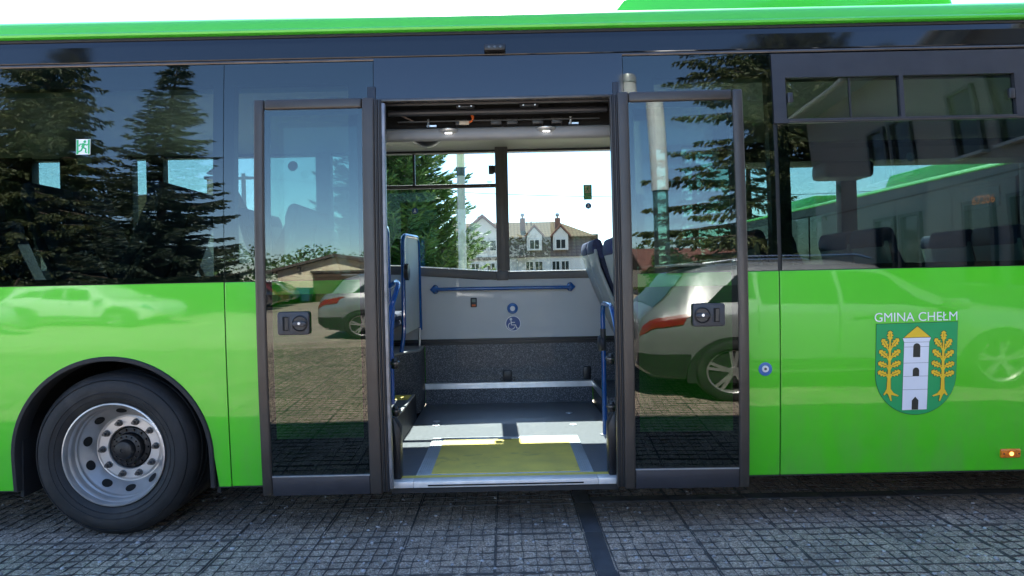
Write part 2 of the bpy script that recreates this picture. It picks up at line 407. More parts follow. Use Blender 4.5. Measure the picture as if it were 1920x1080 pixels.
# ---- side panels, near side (green)
def arch_panel():
    cols = []
    for i in range(22): cols.append((XL + (-2.893 - XL) * i / 21, SK))
    for k in range(41):
        a = math.pi - math.pi * k / 40; cols.append((-2.318 + .590 * math.cos(a), .47 + .594 * math.sin(a)))
    cols += [(-1.706, SK), (-1.68, SK), (-1.636, SK)]
    nz = 18; v = []; f = []; m = len(cols)
    for k in range(nz + 1):
        for x, zb in cols: v.append((x, 0, zb + (BELT - zb) * k / nz))
    for k in range(nz):
        for i in range(m - 1): f.append((k * m + i, k * m + i + 1, (k + 1) * m + i + 1, (k + 1) * m + i))
    b = MB().add(v, f); o = len(b.v)
    ring = [i for i in range(m)] + [k * m + m - 1 for k in range(1, nz + 1)] + [nz * m + i for i in range(m - 2, -1, -1)] + [k * m for k in range(nz - 1, 0, -1)]
    n = len(ring); vv = [(v[i][0], .025, v[i][2]) for i in ring]
    b.v += vv; b.f += [(ring[i], ring[(i + 1) % n], o + (i + 1) % n, o + i) for i in range(n)]
    return b
arch_panel().obj('side_panel', 'green_paint', bus, curve=True, smooth=18)
for x0, x1 in ((-1.630, -.705), (.640, 1.5725), (1.5785, 3.72), (3.726, XR)):
    MB().box(x0, x1, 0, .028, SK, BELT, nz=20).obj('side_panel', 'green_paint', bus, curve=True, bevel=.004, smooth=18)
for x0, x1 in ((XL, -2.893), (-1.706, -1.636), (-1.630, -.705), (.640, 1.5725), (1.5785, 3.72), (3.726, XR)):
    MB().box(x0 + .001, x1 - .001, .004, .02, SK - .009, SK - .0005).obj('skirt_lip', 'dark_trim', bus, curve=True)
MB().box(-1.640, -1.626, .012, .03, SK, BELT, nz=12).obj('panel_joint', 'seam', bus, curve=True)
MB().box(1.568, 1.583, .012, .03, SK, BELT, nz=12).obj('panel_joint', 'seam', bus, curve=True)
# wheel arch lip
prof = [(.588, -.012), (.588, .03), (.55, .035), (.548, -.004), (.558, -.014)]
al = MB(); v = []; f = []; cols = [(-2.318 - 1.0, None)]
pth = [(-2.318 - .575, SK - .005)] + [(-2.318 + .575 * math.cos(math.pi - math.pi * k / 40), .47 + .578 * math.sin(math.pi - math.pi * k / 40)) for k in range(41)] + [(-2.318 + .575, SK - .005)]
for i, (x, z) in enumerate(pth):
    p = pth[max(0, i - 1)]; q = pth[min(len(pth) - 1, i + 1)]; t = Vector((q[0] - p[0], q[1] - p[1])).normalized(); nn = Vector((-t.y, t.x))
    for w, y in ((-.012, .10), (-.012, -.004), (-.008, -.010), (.010, -.010), (.016, -.004), (.016, .02)): v.append((x + nn.x * w, y, z + nn.y * w))
for i in range(len(pth) - 1):
    for k in range(5): f.append((i * 6 + k, i * 6 + k + 1, (i + 1) * 6 + k + 1, (i + 1) * 6 + k))
al.add(v, f).obj('wheel_arch_lip', 'rubber', bus, curve=True, smooth=40)
# wheel well and underside
ww = MB(); w2 = [(-2.318 + .60 * math.cos(math.pi * k / 24), .47 + .62 * math.sin(math.pi * k / 24)) for k in range(25)]
ww.add([(x, y, z) for x, z in w2 for y in (.03, .8)], [(2 * i, 2 * i + 1, 2 * i + 3, 2 * i + 2) for i in range(24)])
ww.add([(x, .8, z) for x, z in w2] + [(-1.7, .8, .2), (-2.9, .8, .2)], [tuple(range(27))])
ww.obj('wheel_well', 'void', bus, smooth=0)
MB().box(-1.70, XR - .1, .42, 2.48, .20, .2615).box(XL + .1, -2.92, .42, 2.48, .22, .2615).box(-2.9, -1.7, .82, 1.75, .20, .262).obj('underbody', 'under', bus, smooth=0)
for x in (-2.89, -1.73): MB().box(x, x + .02, .06, .8, .24, .9).obj('splash_guard', 'under', bus, smooth=0)
# ---- wheel
def bus_wheel(cx, cz, y0, full=True):
    ty = MB().lathe([(.300, .040), (.312, .024), (.345, .008), (.385, 0.0), (.425, .006), (.452, .022), (.470, .046), (.4795, .066), (.480, .10), (.474, .105), (.474, .115), (.480, .12), (.480, .16), (.474, .165), (.474, .175), (.480, .18), (.480, .22), (.470, .25), (.43, .275), (.36, .285), (.30, .27)], (cx, y0, cz), 72)
    ty.lathe([(.366, .0015), (.369, -.0015), (.372, .0012)], (cx, y0, cz), 72).lathe([(.338, .010), (.340, .006), (.343, .0085)], (cx, y0, cz), 72).lathe([(.436, .0115), (.438, .007), (.441, .014)], (cx, y0, cz), 72)
    w = thing('wheel', '', '', (0, 0, 0)); [w.__delitem__(k) for k in ('label', 'category')]; w.parent = bus
    ty.obj('tyre', 'tyre', w, smooth=30)
    if full:
        MB().lathe([(.46, .32), (.480, .34), (.480, .56), (.44, .6), (.3, .6), (.3, .30), (.44, .305), (.46, .32)], (cx, y0, cz), 60).obj('tyre', 'tyre', w, smooth=30)
        MB().lathe([(.300, .045), (.304, .030), (.302, .020), (.294, .018), (.290, .026), (.288, .055), (.280, .066), (.277, .080), (.275, .098), (.268, .108), (.267, .118), (.261, .128), (.2075, .190), (.203, .197), (.197, .1985), (.190, .196), (.184, .196), (.132, .196), (.128, .20), (.126, .25)], (cx, y0, cz), 96).obj('rim', 'wheel_silver', w, smooth=28)
        MB().lathe([(.1845, .1955), (.1845, .1935), (.133, .1935), (.133, .1955)], (cx, y0, cz), 72).obj('hub_ring', 'steel_bright', w, smooth=28)
        # hand holes on the cone of the disc
        for k in range(10):
            a = 2 * math.pi * (k + .5) / 10 + .1; hh = MB(); pts = []
            for q in range(20):
                t = 2 * math.pi * q / 20; rr = .235 + .0165 * math.sin(t); ta = .031 * math.cos(t)
                yy = .1581 + (rr - .235) * (-.062 / .0535) - .0035
                aa = a + ta / rr; pts.append((cx + rr * math.cos(aa), y0 + yy, cz + rr * math.sin(aa)))
            hh.add(pts, [tuple(range(20))]); hh.obj('hand_hole', 'void', w, smooth=0)
        for k in range(10):
            a = 2 * math.pi * k / 10 + .05; px, pz = cx + .162 * math.cos(a), cz + .162 * math.sin(a)
            nb = MB().lathe([(.0, .150), (.0085, .150), (.0095, .152), (.0095, .172), (.0165, .1725), (.0175, .176), (.0175, .190), (.021, .191), (.021, .1935)], (px, y0, pz), 6 if False else 12)
            nb.obj('wheel_nut', 'bolt_steel', w, smooth=25)
        hb = MB().lathe([(.126, .26), (.124, .215), (.118, .205), (.092, .200), (.090, .165), (.086, .158), (.060, .152), (.056, .128), (.050, .120), (.030, .114), (.012, .113), (.010, .117), (0, .117)], (cx, y0, cz), 48)
        for k in range(14):
            a = 2 * math.pi * k / 14; hb.lathe([(0, .190), (.007, .190), (.0075, .204)], (cx + .107 * math.cos(a), y0, cz + .107 * math.sin(a)), 6)
            hb.lathe([(0, .146), (.005, .146), (.0055, .158)], (cx + .074 * math.cos(a + .2), y0, cz + .074 * math.sin(a + .2)), 6)
        hb.obj('hub', 'hub_black', w, smooth=30)
        MB().lathe([(.24, .28), (.02, .29)], (cx, y0, cz), 40).obj('brake_drum', 'void', w)
    return w
bus_wheel(-2.322, .484, .008)
bus_wheel(-2.297, .48, 2.0, False)
bus_wheel(4.15, .48, .06, False); bus_wheel(4.15, .48, 2.2, False)

# ---- roof, gutter band, trim
def extrude_x(profile, x0, x1, nx=1, cap=True):
    n = len(profile); b = MB(); v = []; f = []
    for i in range(nx + 1):
        x = x0 + (x1 - x0) * i / nx; v += [(x, y, z) for y, z in profile]
    for i in range(nx):
        for k in range(n - 1): f.append((i * n + k, i * n + k + 1, (i + 1) * n + k + 1, (i + 1) * n + k))
    b.add(v, f)
    if cap: b.f += [tuple(range(n)), tuple(nx * n + k for k in range(n - 1, -1, -1))]
    return b
rp = [(.11, 2.938), (.075, 2.940), (.060, 2.946), (.056, 2.957), (.060, 2.966), (.066, 2.969), (.070, 2.995), (.080, 3.022), (.098, 3.043), (.13, 3.058), (.22, 3.074), (.5, 3.092), (1.275, 3.11)]
rp = rp + [(2.55 - y, z) for y, z in reversed(rp[:-1])]
extrude_x(rp, XL, XR).obj('roof', 'roof_green', bus, smooth=40)
MB().box(XL, XR, .088, .12, 2.915, 2.942).obj('roof_gutter', 'black_frit', bus)
MB().tube([(XL, .083, 2.925), (XR, .083, 2.925)], .008, 8).obj('gutter_seal', 'rubber', bus)
extrude_x([(.10, 2.785), (.058, 2.785), (.056, 2.790), (.068, 2.880), (.078, 2.913), (.10, 2.915)], XL, XR).obj('cant_rail_panel', 'black_gloss', bus, smooth=5)
extrude_x([(.10, 2.762), (.048, 2.762), (.046, 2.768), (.050, 2.778), (.10, 2.780)], XL, XR).obj('window_trim', 'anodised', bus, smooth=40)
MB().box(-.105, .021, .025, .07, 2.803, 2.842).obj('door_camera', 'black_plastic', bus, bevel=.008)
for x in (-.075, -.042, -.009): MB().lathe([(0, .0225), (.007, .0225), (.0085, .026)], (x, 0, 2.822), 10).obj('lens', 'bolt_steel', bus)
# roof unit
rb = MB().prism([(.62, 3.04), (.80, 3.28), (.93, 3.33), (2.86, 3.33), (2.95, 3.27), (3.02, 3.04)], .50, 2.05); rb.obj('roof_unit', 'roof_green', bus, bevel=.03, seg=3)
# ---- near-side panes
def pane(x0, x1, z0, z1, m='side_glass', y=.0, name='window_pane', t=.005, parent=None, nz=16):
    return MB().box(x0, x1, y, y + t, z0, z1, nz=nz).obj(name, m, parent or bus, curve=True, smooth=35)
for x0, x1 in ((-5.5, -3.62), (-3.615, -1.632), (-1.628, -.758), (.706, 1.568), (3.70, 5.45)):
    pane(x0, x1, BELT + .004, TR)
pane(1.592, 3.62, BELT + .004, 2.333)
MB().box(-.754, .702, -.001, .03, 2.530, 2.772, nz=5).obj('door_header_panel', 'header_gloss', bus, curve=True, smooth=18)
MB().box(-.80, .72, -.006, .05, 2.512, 2.529).obj('header_trim', 'anodised', bus, curve=True, bevel=.003)
# printed black borders / pillars behind the glass
def bar(x0, x1, z0, z1, m='black_frit', y0=.011, y1=.075, name='window_pillar'): return MB().box(x0, x1, y0, y1, z0, z1, nz=8).obj(name, m, bus, curve=True)
for x0, x1 in ((-5.56, -5.42), (-3.70, -3.53), (-1.695, -1.572), (-.905, -.705), (.66, .885), (1.545, 1.66), (3.55, 3.78), (5.35, 5.55)): bar(x0, x1, BELT, TR)
for x0, x1 in ((-5.42, -3.70), (-3.53, -1.695), (-1.572, -.905), (.885, 1.545), (3.78, 5.35)):
    bar(x0, x1, 2.632, TR, name='window_border'); bar(x0, x1, BELT - .01, 1.515, name='window_border')
bar(1.66, 3.55, BELT - .01, 1.51, name='window_border')
# sliding vent window on the right
sf = MB()
for x0, x1, z0, z1 in ((1.573, 3.66, 2.605, 2.748), (1.573, 3.66, 2.336, 2.360), (1.573, 1.647, 2.3601, 2.6049), (2.312, 2.336, 2.3601, 2.6049), (2.985, 3.66, 2.3601, 2.6049)): sf.box(x0, x1, -.006, .03, z0, z1, nz=2)
sf.obj('sliding_window_frame', 'slider_frame', bus, curve=True)
MB().box(1.66, 3.6, -.010, -.006, 2.3405, 2.3475).obj('sliding_window_rail', 'anodised', bus, curve=True)
pane(1.648, 2.315, 2.358, 2.607, y=.010, nz=4); pane(2.333, 2.987, 2.358, 2.607, y=.016, nz=4)
for x in (1.672, 2.962): MB().box(x - .016, x + .016, -.012, .008, 2.455, 2.515).obj('window_catch', 'dark_trim', bus, curve=True, bevel=.004)
MB().box(2.02, 2.03, .004, .009, 2.36, 2.60).obj('sliding_pane_edge', 'black_frit', bus, curve=True)

# ---- doors
def door(x0, x1, wide_right):
    d_ = thing('door', '', ''); [d_.__delitem__(k) for k in ('label', 'category')]; d_.parent = bus
    y0, y1 = -.142, -.098; zb, zt = .265, 2.503
    wl, wr = (.058, .108) if wide_right else (.102, .058)
    fr = MB()
    for a, b in ((x0, x0 + wl), (x1 - wr, x1)):
        pass
    # outer stile
    ox = (x0, x0 + .058) if wide_right else (x1 - .058, x1)
    MB().box(*ox, y0, y1, zb, zt, nz=24).obj('stile', 'door_metal', d_, curve=True, bevel=.013, seg=3)
    # inner stile with ribbed finger guard
    ix = (x1 - .108, x1 - .040) if wide_right else (x0 + .040, x0 + .102)
    MB().box(*ix, y0, y1, zb, zt, nz=24).obj('stile', 'door_metal', d_, curve=True, bevel=.010, seg=3)
    gx = (x1 - .0395, x1) if wide_right else (x0, x0 + .0395)
    for k in range(4):
        a = gx[0] + (gx[1] - gx[0]) * k / 4
        MB().box(a + .0005, a + .0093, y0 + .004 + (.0 if k % 2 else .004), y1 + .02, zb + .01, zt - .012, nz=24).obj('finger_guard', 'door_metal' if k % 2 == 0 else 'rubber', d_, curve=True, bevel=.003)
    xa, xb = (x0 + .0585, x1 - .1085) if wide_right else (x0 + .1025, x1 - .0585)
    MB().box(xa, xb, y0 + .001, y1, 2.443, zt, nz=2).obj('top_rail', 'door_metal', d_, curve=True, bevel=.013, seg=3)
    MB().box(xa, xb, y0 + .004, y1, zb, .372, nz=2).obj('bottom_rail', 'slider_frame', d_, curve=True, bevel=.004)
    MB().box(xa, xb, y0 + .003, y0 + .012, .3725, .378).obj('glazing_bead', 'aluminium', d_, curve=True)
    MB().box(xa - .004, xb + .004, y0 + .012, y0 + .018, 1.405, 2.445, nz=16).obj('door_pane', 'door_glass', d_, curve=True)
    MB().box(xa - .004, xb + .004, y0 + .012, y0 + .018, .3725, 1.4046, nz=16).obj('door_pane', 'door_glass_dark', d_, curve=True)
    # printed border behind the pane and the hollow back frame seen through it
    bx = MB()
    for a, b, c, e in ((xa - .003, xa + .028, .375, 2.44), (xb - .028, xb + .003, .375, 2.44), (xa + .0285, xb - .0285, 2.412, 2.44), (xa + .0285, xb - .0285, .375, .585)): bx.box(a, b, y0 + .022, y0 + .032, c, e, nz=16)
    bx.obj('pane_border', 'black_frit', d_, curve=True)
    # handle plate
    s = 1 if wide_right else -1; hx = -1.190 if wide_right else 1.116; hz = 1.243
    h = MB().prism(rrect(hx - .088, hx + .088, hz - .064, hz + .064, .014), y0 - .016, y0 + .012); h.obj('handle_plate', 'handle_plastic', d_, bevel=.006, curve=True)
    sx = hx - s * .040
    MB().prism(rrect(sx - .022, sx + .022, hz - .046, hz + .044, .006), y0 - .0185, y0 - .0165).obj('handle_rim', 'handle_plastic', d_, curve=True, bevel=.001)
    MB().prism(rrect(sx - .017, sx + .017, hz - .040, hz + .038, .005), y0 - .0190, y0 - .0186).obj('handle_slot', 'void', d_, curve=True)
    MB().box(sx - .005, sx + .014, y0 - .0205, y0 - .0192, hz - .034, hz + .032).obj('pull_grip', 'black_plastic', d_, curve=True)
    cx = hx + s * .038
    MB().lathe([(.046, y0 - .0165), (.045, y0 - .022), (.041, y0 - .024), (.039, y0 - .020), (.037, y0 - .0185), (0, y0 - .0185)], (cx, bulge(hz), hz), 32).obj('lock_dial', 'black_plastic', d_, smooth=30)
    MB().prism([(cx - .040, hz - .003), (cx - .034, hz - .012), (cx - .012, hz - .016), (cx + .012, hz - .016), (cx + .034, hz - .012), (cx + .040, hz - .003), (cx + .034, hz + .008), (cx + .012, hz + .012), (cx - .012, hz + .012), (cx - .034, hz + .008)], y0 - .034, y0 - .019).obj('lock_knob', 'handle_plastic', d_, bevel=.003, curve=True)
    MB().lathe([(0, y0 - .0375), (.007, y0 - .0375), (.0085, y0 - .034)], (cx, bulge(hz), hz), 14).obj('lock_barrel', 'aluminium', d_, smooth=30)
    return d_
door(-1.404, -.687, True)
rd = door(.602, 1.342, False)
a_ = R(-1.4); rd.rotation_euler.z = a_; rd.location = (.602 - .602 * math.cos(a_) - .12 * math.sin(a_), -.12 - .602 * math.sin(a_) + .12 * math.cos(a_), 0)
MB().box(-.6865, -.668, -.132, -.09, .29, 2.47, nz=16).obj('door_edge_strip', 'edge_alu', bus, curve=True, bevel=.002)
# ---- doorway: posts, sill, overhead gear
for x0, x1 in ((-.79, -.742), (.640, .675)):
    MB().box(x0, x1, .012, .115, .30, 2.60).obj('door_post', 'dark_trim', bus, bevel=.004)
for sx, x0, x1 in ((-1, -.689, -.642), (1, .575, .621)):
    MB().prism([(x0, .305), (x1, .305), (x1, .60), ((x0 + x1) / 2 + sx * .012, .665), (x0, .665)] if sx < 0 else [(x0, .305), (x1, .305), (x1, .665), ((x0 + x1) / 2 + sx * .012, .665), (x0, .60)], .03, .12).obj('pivot_cover', 'black_plastic', bus, bevel=.008)
    for z in (.70, .98):
        x = (x0 + x1) / 2 + sx * .004
        MB().lathe([(0, z - .03), (.018, z - .03), (.022, z - .022), (.022, z - .008), (.030, z - .004), (.030, z + .010), (.020, z + .016), (.016, z + .03), (0, z + .03)], (x, .06, 0), 16, 'Z').obj('door_roller', 'black_plastic', bus, smooth=30)
        MB().lathe([(.031, z - .002), (.032, z + .003), (.031, z + .008)], (x, .06, 0), 16, 'Z').obj('roller_ring', 'bolt_steel', bus, smooth=30)
MB().box(-.69, -.5655, -.018, .06, .268, .304).obj('door_sill', 'sill_alu', bus, bevel=.003)
MB().box(-.5645, .504, -.018, .06, .268, .304).obj('door_sill', 'sill_alu', bus, bevel=.003)
MB().box(.505, .621, -.018, .06, .268, .304).obj('door_sill', 'sill_alu', bus, bevel=.003)
MB().box(-.48, .42, -.021, -.0185, .277, .285).obj('sill_slot', 'void', bus)
MB().box(-.69, .621, -.008, .05, .235, .2675).obj('sill_apron', 'rubber', bus)
MB().box(-.69, .621, .0605, .11, .262, .3025).obj('sill_edge', 'yellow_floor', bus)
# overhead gear
MB().box(-.80, .70, .345, .36, 2.36, 2.70).obj('gear_back_plate', 'void', bus)
MB().box(-.80, .70, .04, .345, 2.62, 2.64).obj('gear_top_plate', 'black_frit', bus)
extrude_x([(.36, 2.345), (.330, 2.350), (.322, 2.362), (.322, 2.405), (.332, 2.42), (.37, 2.425), (.385, 2.41), (.40, 2.36), (.36, 2.345)], -.80, .70).obj('gear_cover', 'cover_grey', bus, smooth=50)
MB().tube([(-.70, .11, 2.518), (.63, .11, 2.518)], .010, 8).obj('guide_rail', 'slider_frame', bus)
MB().tube([(-.70, .20, 2.487), (.63, .20, 2.487)], .019, 10).obj('guide_rail', 'slider_frame', bus)
MB().box(-.70, .63, .15, .19, 2.535, 2.56).obj('guide_rail', 'dark_trim', bus)
MB().box(-.66, .60, .29, .31, 2.452, 2.458).obj('guide_rail', 'anodised', bus)
MB().tube([(-.66, .25, 2.50), (-.56, .30, 2.46)], .007, 6).obj('door_rod', 'anodised', bus)
for x in (-.225, .155):
    MB().box(x - .055, x + .055, .10, .14, 2.492, 2.504).obj('door_sensor', 'black_plastic', bus, bevel=.004)
    for k in (-.035, .035): MB().lathe([(0, .098), (.005, .098), (.006, .1)], (x + k, 0, 2.498), 8).obj('sensor_eye', 'aluminium', bus)
for x in (-.47, .42):
    MB().tube([(x, .30, 2.425), (x, .30, 2.47)], .007, 8).obj('door_rod', 'aluminium', bus)
    MB().box(x - .01, x + .05, .305, .325, 2.425, 2.435).obj('bracket', 'aluminium', bus)
for x in (-.30, -.08, .02, .18, .30): MB().box(x, x + .07, .30, .34, 2.43, 2.47).obj('motor_box', 'black_plastic', bus, bevel=.004)
MB().box(-.275, -.215, .285, .30, 2.430, 2.452).obj('cable_terminal', 'beige_plastic', bus, bevel=.002)
for k in range(3): MB().tube(fillet([(-.215, .29, 2.44 + .003 * k), (-.19, .285, 2.452 + .004 * k), (-.195 + .006 * k, .28, 2.475), (-.205, .29, 2.50)], .02), .0035, 6).obj('cable', 'orange_wire', bus)
for x, y in ((-.345, .0), (.268, .0)):
    b = MB().lathe([(0, -.022), (.028, -.019), (.052, -.010), (.060, 0), (.060, .008), (0, .008)], (x, .335, 2.400), 28, 'Z')
    b.obj('spot_lamp', 'steel_bright', bus, smooth=40)
    for k in range(4):
        MB().box(x - .021 + k * .011, x - .013 + k * .011, .300, .312, 2.380, 2.386).obj('lamp_led', 'lamp_glow', bus)
# ---- interior
IX0, IX1 = XL + .08, XR - .08
MB().box(-.778, .775, .03, 2.405, .262, .2995).obj('floor', 'floor_vinyl', bus)
MB().box(-.5645, .4945, .111, 1.03, .2996, .3055).obj('ramp_frame', 'alu_floor', bus, bevel=.001)
for k in range(5):
    for x in (-.553 + k * .013, .424 + k * .013): MB().box(x, x + .006, .115, .96, .3056, .3075).obj('ramp_tread', 'alu_floor', bus)
MB().box(-.476, .416, .125, .952, .3056, .3085).obj('ramp_plate', 'yellow_floor', bus)
MB().box(-.5, .46, .963, 1.02, .3056, .3095).obj('ramp_hinge', 'aluminium', bus, bevel=.001)
MB().prism(rrect(-.085, .01, .925, .945, .008), .3086, .312, 'Z').obj('ramp_handle', 'void', bus)
for x, y in ((-.60, 1.62), (-.59, 1.47), (.51, 1.85), (.50, 1.40)):
    MB().lathe([(.030, .3), (.029, .303), (.018, .304), (.015, .301), (0, .301)], (x, y, 0), 20, 'Z').obj('floor_anchor', 'aluminium', bus, smooth=30)
# far wall
MB().box(IX0, IX1, 2.430, 2.47, .90, 1.452).obj('lining_panel', 'wall_grey', bus)
MB().box(-1.62, 1.60, 2.400, 2.4295, .845, .8555).box(-1.62, 1.60, 2.410, 2.4295, .8565, .8695).box(-1.62, 1.60, 2.400, 2.4295, .8705, .882).box(-1.62, 1.6, 2.415, 2.4295, .8825, .8995).obj('lining_rail', 'black_plastic', bus)
MB().box(-.778, 1.6, 2.405, 2.43, .488, .8445).obj('kick_panel', 'speckled_panel', bus)
MB().box(-.778, .775, 2.36, 2.40, .30, .441).obj('kick_panel', 'speckled_panel', bus)
MB().box(-.778, .775, 2.352, 2.4045, .4415, .447).box(-.778, .775, 2.350, 2.3535, .4475, .494).box(-.778, .775, 2.3538, 2.4045, .488, .494).obj('ledge_strip', 'aluminium', bus)
MB().box(-.05, .03, 2.385, 2.4045, .50, .60).obj('belt_bracket', 'black_plastic', bus, bevel=.006)
MB().box(.70, .77, 2.385, 2.4045, .50, .62).obj('belt_bracket', 'black_plastic', bus, bevel=.006)
for x in (-.065, .045): MB().lathe([(.016, 2.392), (.018, 2.386), (.010, 2.386)], (x, 0, .52), 12).obj('belt_ring', 'black_plastic', bus)
# handrail on the far wall
MB().tube([(-.66, 2.36, 1.372), (.58, 2.36, 1.366)], .017, 12).obj('wall_handrail', 'blue_tube', bus)
for s, x in ((-1, -.67), (1, .59)):
    MB().prism([(x + s * .055, 1.37), (x + s * .01, 1.415), (x - s * .02, 1.405), (x - s * .035, 1.37), (x - s * .02, 1.335), (x + s * .01, 1.325)], 2.385, 2.4295).obj('handrail_bracket', 'blue_tube', bus, bevel=.008)
    MB().tube([(x, 2.36, 1.369), (x, 2.39, 1.369)], .02, 10).obj('handrail_elbow', 'blue_tube', bus)
    for k in (-1, 1): MB().lathe([(0, 2.382), (.006, 2.382), (.007, 2.3849)], (x + s * .0, 0, 1.37 + k * .032), 8).obj('handrail_screw', 'bolt_steel', bus)
Y = 2.4285
MB().prism(rrect(-.345, -.285, 1.195, 1.285, .008), 2.419, 2.4295).obj('usb_socket', 'black_plastic', bus, bevel=.002)
MB().flat(rrect(-.333, -.297, 1.243, 1.272, .003), 2.4175).obj('usb_cover', 'sticker_back', bus, smooth=0)
MB().flat(rrect(-.333, -.297, 1.204, 1.222, .003), 2.4175).obj('usb_label', 'orange_wire', bus, smooth=0)
MB().lathe([(.051, 2.4295), (.050, 2.415), (.044, 2.408), (.028, 2.404), (.026, 2.408), (0, 2.408)], (.049, 0, 1.176), 32).obj('stop_button', 'button_blue', bus, smooth=30)
MB().lathe([(.024, 2.4075), (.022, 2.400), (0, 2.398)], (.049, 0, 1.176), 24).obj('stop_button_cap', 'sign_white', bus, smooth=30)
wc = MB().flat(disc(.052, 1.034, .073, 40), 2.428).obj('wheelchair_sign', 'sign_white', bus, smooth=0)
MB().flat(disc(.052, 1.034, .066, 40), 2.426).obj('sign_field', 'sign_blue', wc, smooth=0)
wi = MB(); q = lambda a, b: (.052 + a * .0105, 1.034 + b * .0105)
wi.flat(disc(*q(-2.0, 3.9), .013, 16), 2.4245)
wi.ribbon([q(-1.9, 2.6), q(-1.6, -1.2), q(2.1, -1.3), q(3.2, -4.3), q(4.4, -4.0)], .0095, 2.4245)
wi.ribbon([q(-1.8, 1.0), q(1.6, 1.0)], .008, 2.4243)
wi.ribbon([q(-1.5 + 2.9 * math.cos(R(a)), -2.2 + 2.9 * math.sin(R(a))) for a in range(110, 365, 15)], .008, 2.4241)
wi.obj('wheelchair_symbol', 'sign_white', wc, smooth=0)
# far-side sill, window frames and panes
sill = MB()
sill.prism([(-3.6, 1.70), (-1.0, 1.60), (-.095, 1.525), (-.095, 1.448), (-1.0, 1.515), (-3.6, 1.60)], 2.41, 2.47)
sill.obj('window_sill', 'pillar_grey', bus, bevel=.006)
MB().prism([(-3.6, 1.707), (-1.0, 1.607), (-.06, 1.532), (-.06, 1.526), (-1.0, 1.601), (-3.6, 1.701)], 2.42, 2.465).obj('sill_edge', 'aluminium', bus)
MB().box(-.0945, .015, 2.405, 2.47, 1.444, 1.53).obj('window_sill', 'pillar_grey', bus, bevel=.004)
MB().box(.0155, IX1, 2.41, 2.47, 1.45, 1.525).obj('window_sill', 'pillar_grey', bus, bevel=.006)
MB().box(.0155, IX1, 2.42, 2.465, 1.5255, 1.531).obj('sill_edge', 'aluminium', bus)
MB().prism([(IX0, 1.44), (-.0945, 1.44), (-1.0, 1.515), (-3.6, 1.60), (IX0, 1.66)], 2.435, 2.465).obj('lining_panel', 'wall_grey', bus)
MB().box(-.088, .032, 2.39, 2.47, 1.531, 2.70).obj('far_pillar', 'pillar_grey', bus, bevel=.006)
MB().box(-.060, .004, 2.385, 2.3895, 1.54, 2.68).obj('far_pillar_cover', 'pillar_grey', bus, bevel=.002)
for x0, x1 in ((-5.52, -4.43), (-4.17, -3.49), (-3.36, -3.2), (-1.77, -1.63), (1.53, 1.66), (3.15, 3.30), (4.9, 5.1)):
    MB().box(x0, x1, 2.40, 2.50, 1.45, 2.70).obj('far_pillar', 'black_frit', bus, bevel=.004)
MB().box(IX0, IX1, 2.415, 2.50, 2.652, 2.70).obj('far_window_head', 'black_frit', bus)
MB().box(IX0, IX1, 2.48, 2.50, 1.44, 1.53).obj('far_window_foot', 'black_frit', bus)
for x0, x1, z0 in ((-5.3, -3.36, 1.53), (-3.2, -1.77, 1.53), (-1.63, -.088, 1.53), (.032, 1.53, 1.53), (1.66, 3.15, 1.53), (3.3, 4.9, 1.53)):
    MB().box(x0 + .001, x1 - .001, 2.502, 2.507, z0 + .0, 2.66).obj('far_window_pane', 'far_glass', bus, smooth=0)
for x0, x1 in ((-1.629, -.089),):
    MB().box(x0, x1, 2.455, 2.4995, 2.325, 2.360).obj('slider_bar', 'slider_frame', bus, bevel=.003)
    MB().box(x0, x1, 2.445, 2.4545, 2.336, 2.342).obj('slider_bar_edge', 'anodised', bus)
MB().box(-.868, -.848, 2.46, 2.4995, 2.3605, 2.652).obj('slider_divider', 'black_frit', bus)
MB().box(-.150, -.10, 2.455, 2.49, 2.45, 2.535).obj('window_catch', 'black_plastic', bus, bevel=.006)
MB().box(-.10, -.0885, 2.455, 2.47, 2.46, 2.53).obj('catch_hook', 'black_plastic', bus)
# stickers on the far windows
def runner(cx, cz, w, y, parent, mname):
    b = MB(); k = w / 10
    P = lambda a, c: (cx + a * k, cz + c * k)
    b.flat(disc(*P(.9, 3.2), .85 * k, 10), y)
    b.ribbon([P(.5, 2.2), P(-.4, -.2)], 1.7 * k, y)
    b.ribbon([P(.4, 1.7), P(2.2, 1.1), P(3.1, 1.9)], .75 * k, y + .0002); b.ribbon([P(.3, 1.8), P(-1.8, 1.7), P(-2.6, .4)], .75 * k, y + .0002)
    b.ribbon([P(-.2, -.2), P(1.6, -1.2), P(1.4, -3.2), P(2.3, -3.3)], .95 * k, y + .0004); b.ribbon([P(-.4, -.2), P(-1.0, -2.0), P(-2.8, -2.9), P(-3.2, -2.2)], .95 * k, y + .0004)
    return b.obj('running_figure', mname, parent, smooth=0, curve=abs(y) < .1)
st = MB().flat([(.748, 2.192), (.828, 2.192), (.828, 2.335), (.748, 2.335)], 2.4985).obj('emergency_exit_sticker', 'sign_green', bus, smooth=0)
MB().flat([(.760, 2.255), (.815, 2.255), (.815, 2.327), (.760, 2.327)], 2.497).obj('sticker_field', 'beige_plastic', st, smooth=0)
runner(.787, 2.291, .075, 2.4955, st, 'sign_green')
MB().ribbon([(.778, 2.200), (.820, 2.200), (.820, 2.243), (.778, 2.243)], .004, 2.497, True).ribbon([(.756, 2.2), (.764, 2.215), (.757, 2.238)], .006, 2.497).ribbon([(.784, 2.232), (.795, 2.215), (.803, 2.23), (.814, 2.212)], .005, 2.497).obj('sticker_mark', 'beige_plastic', st, smooth=0)
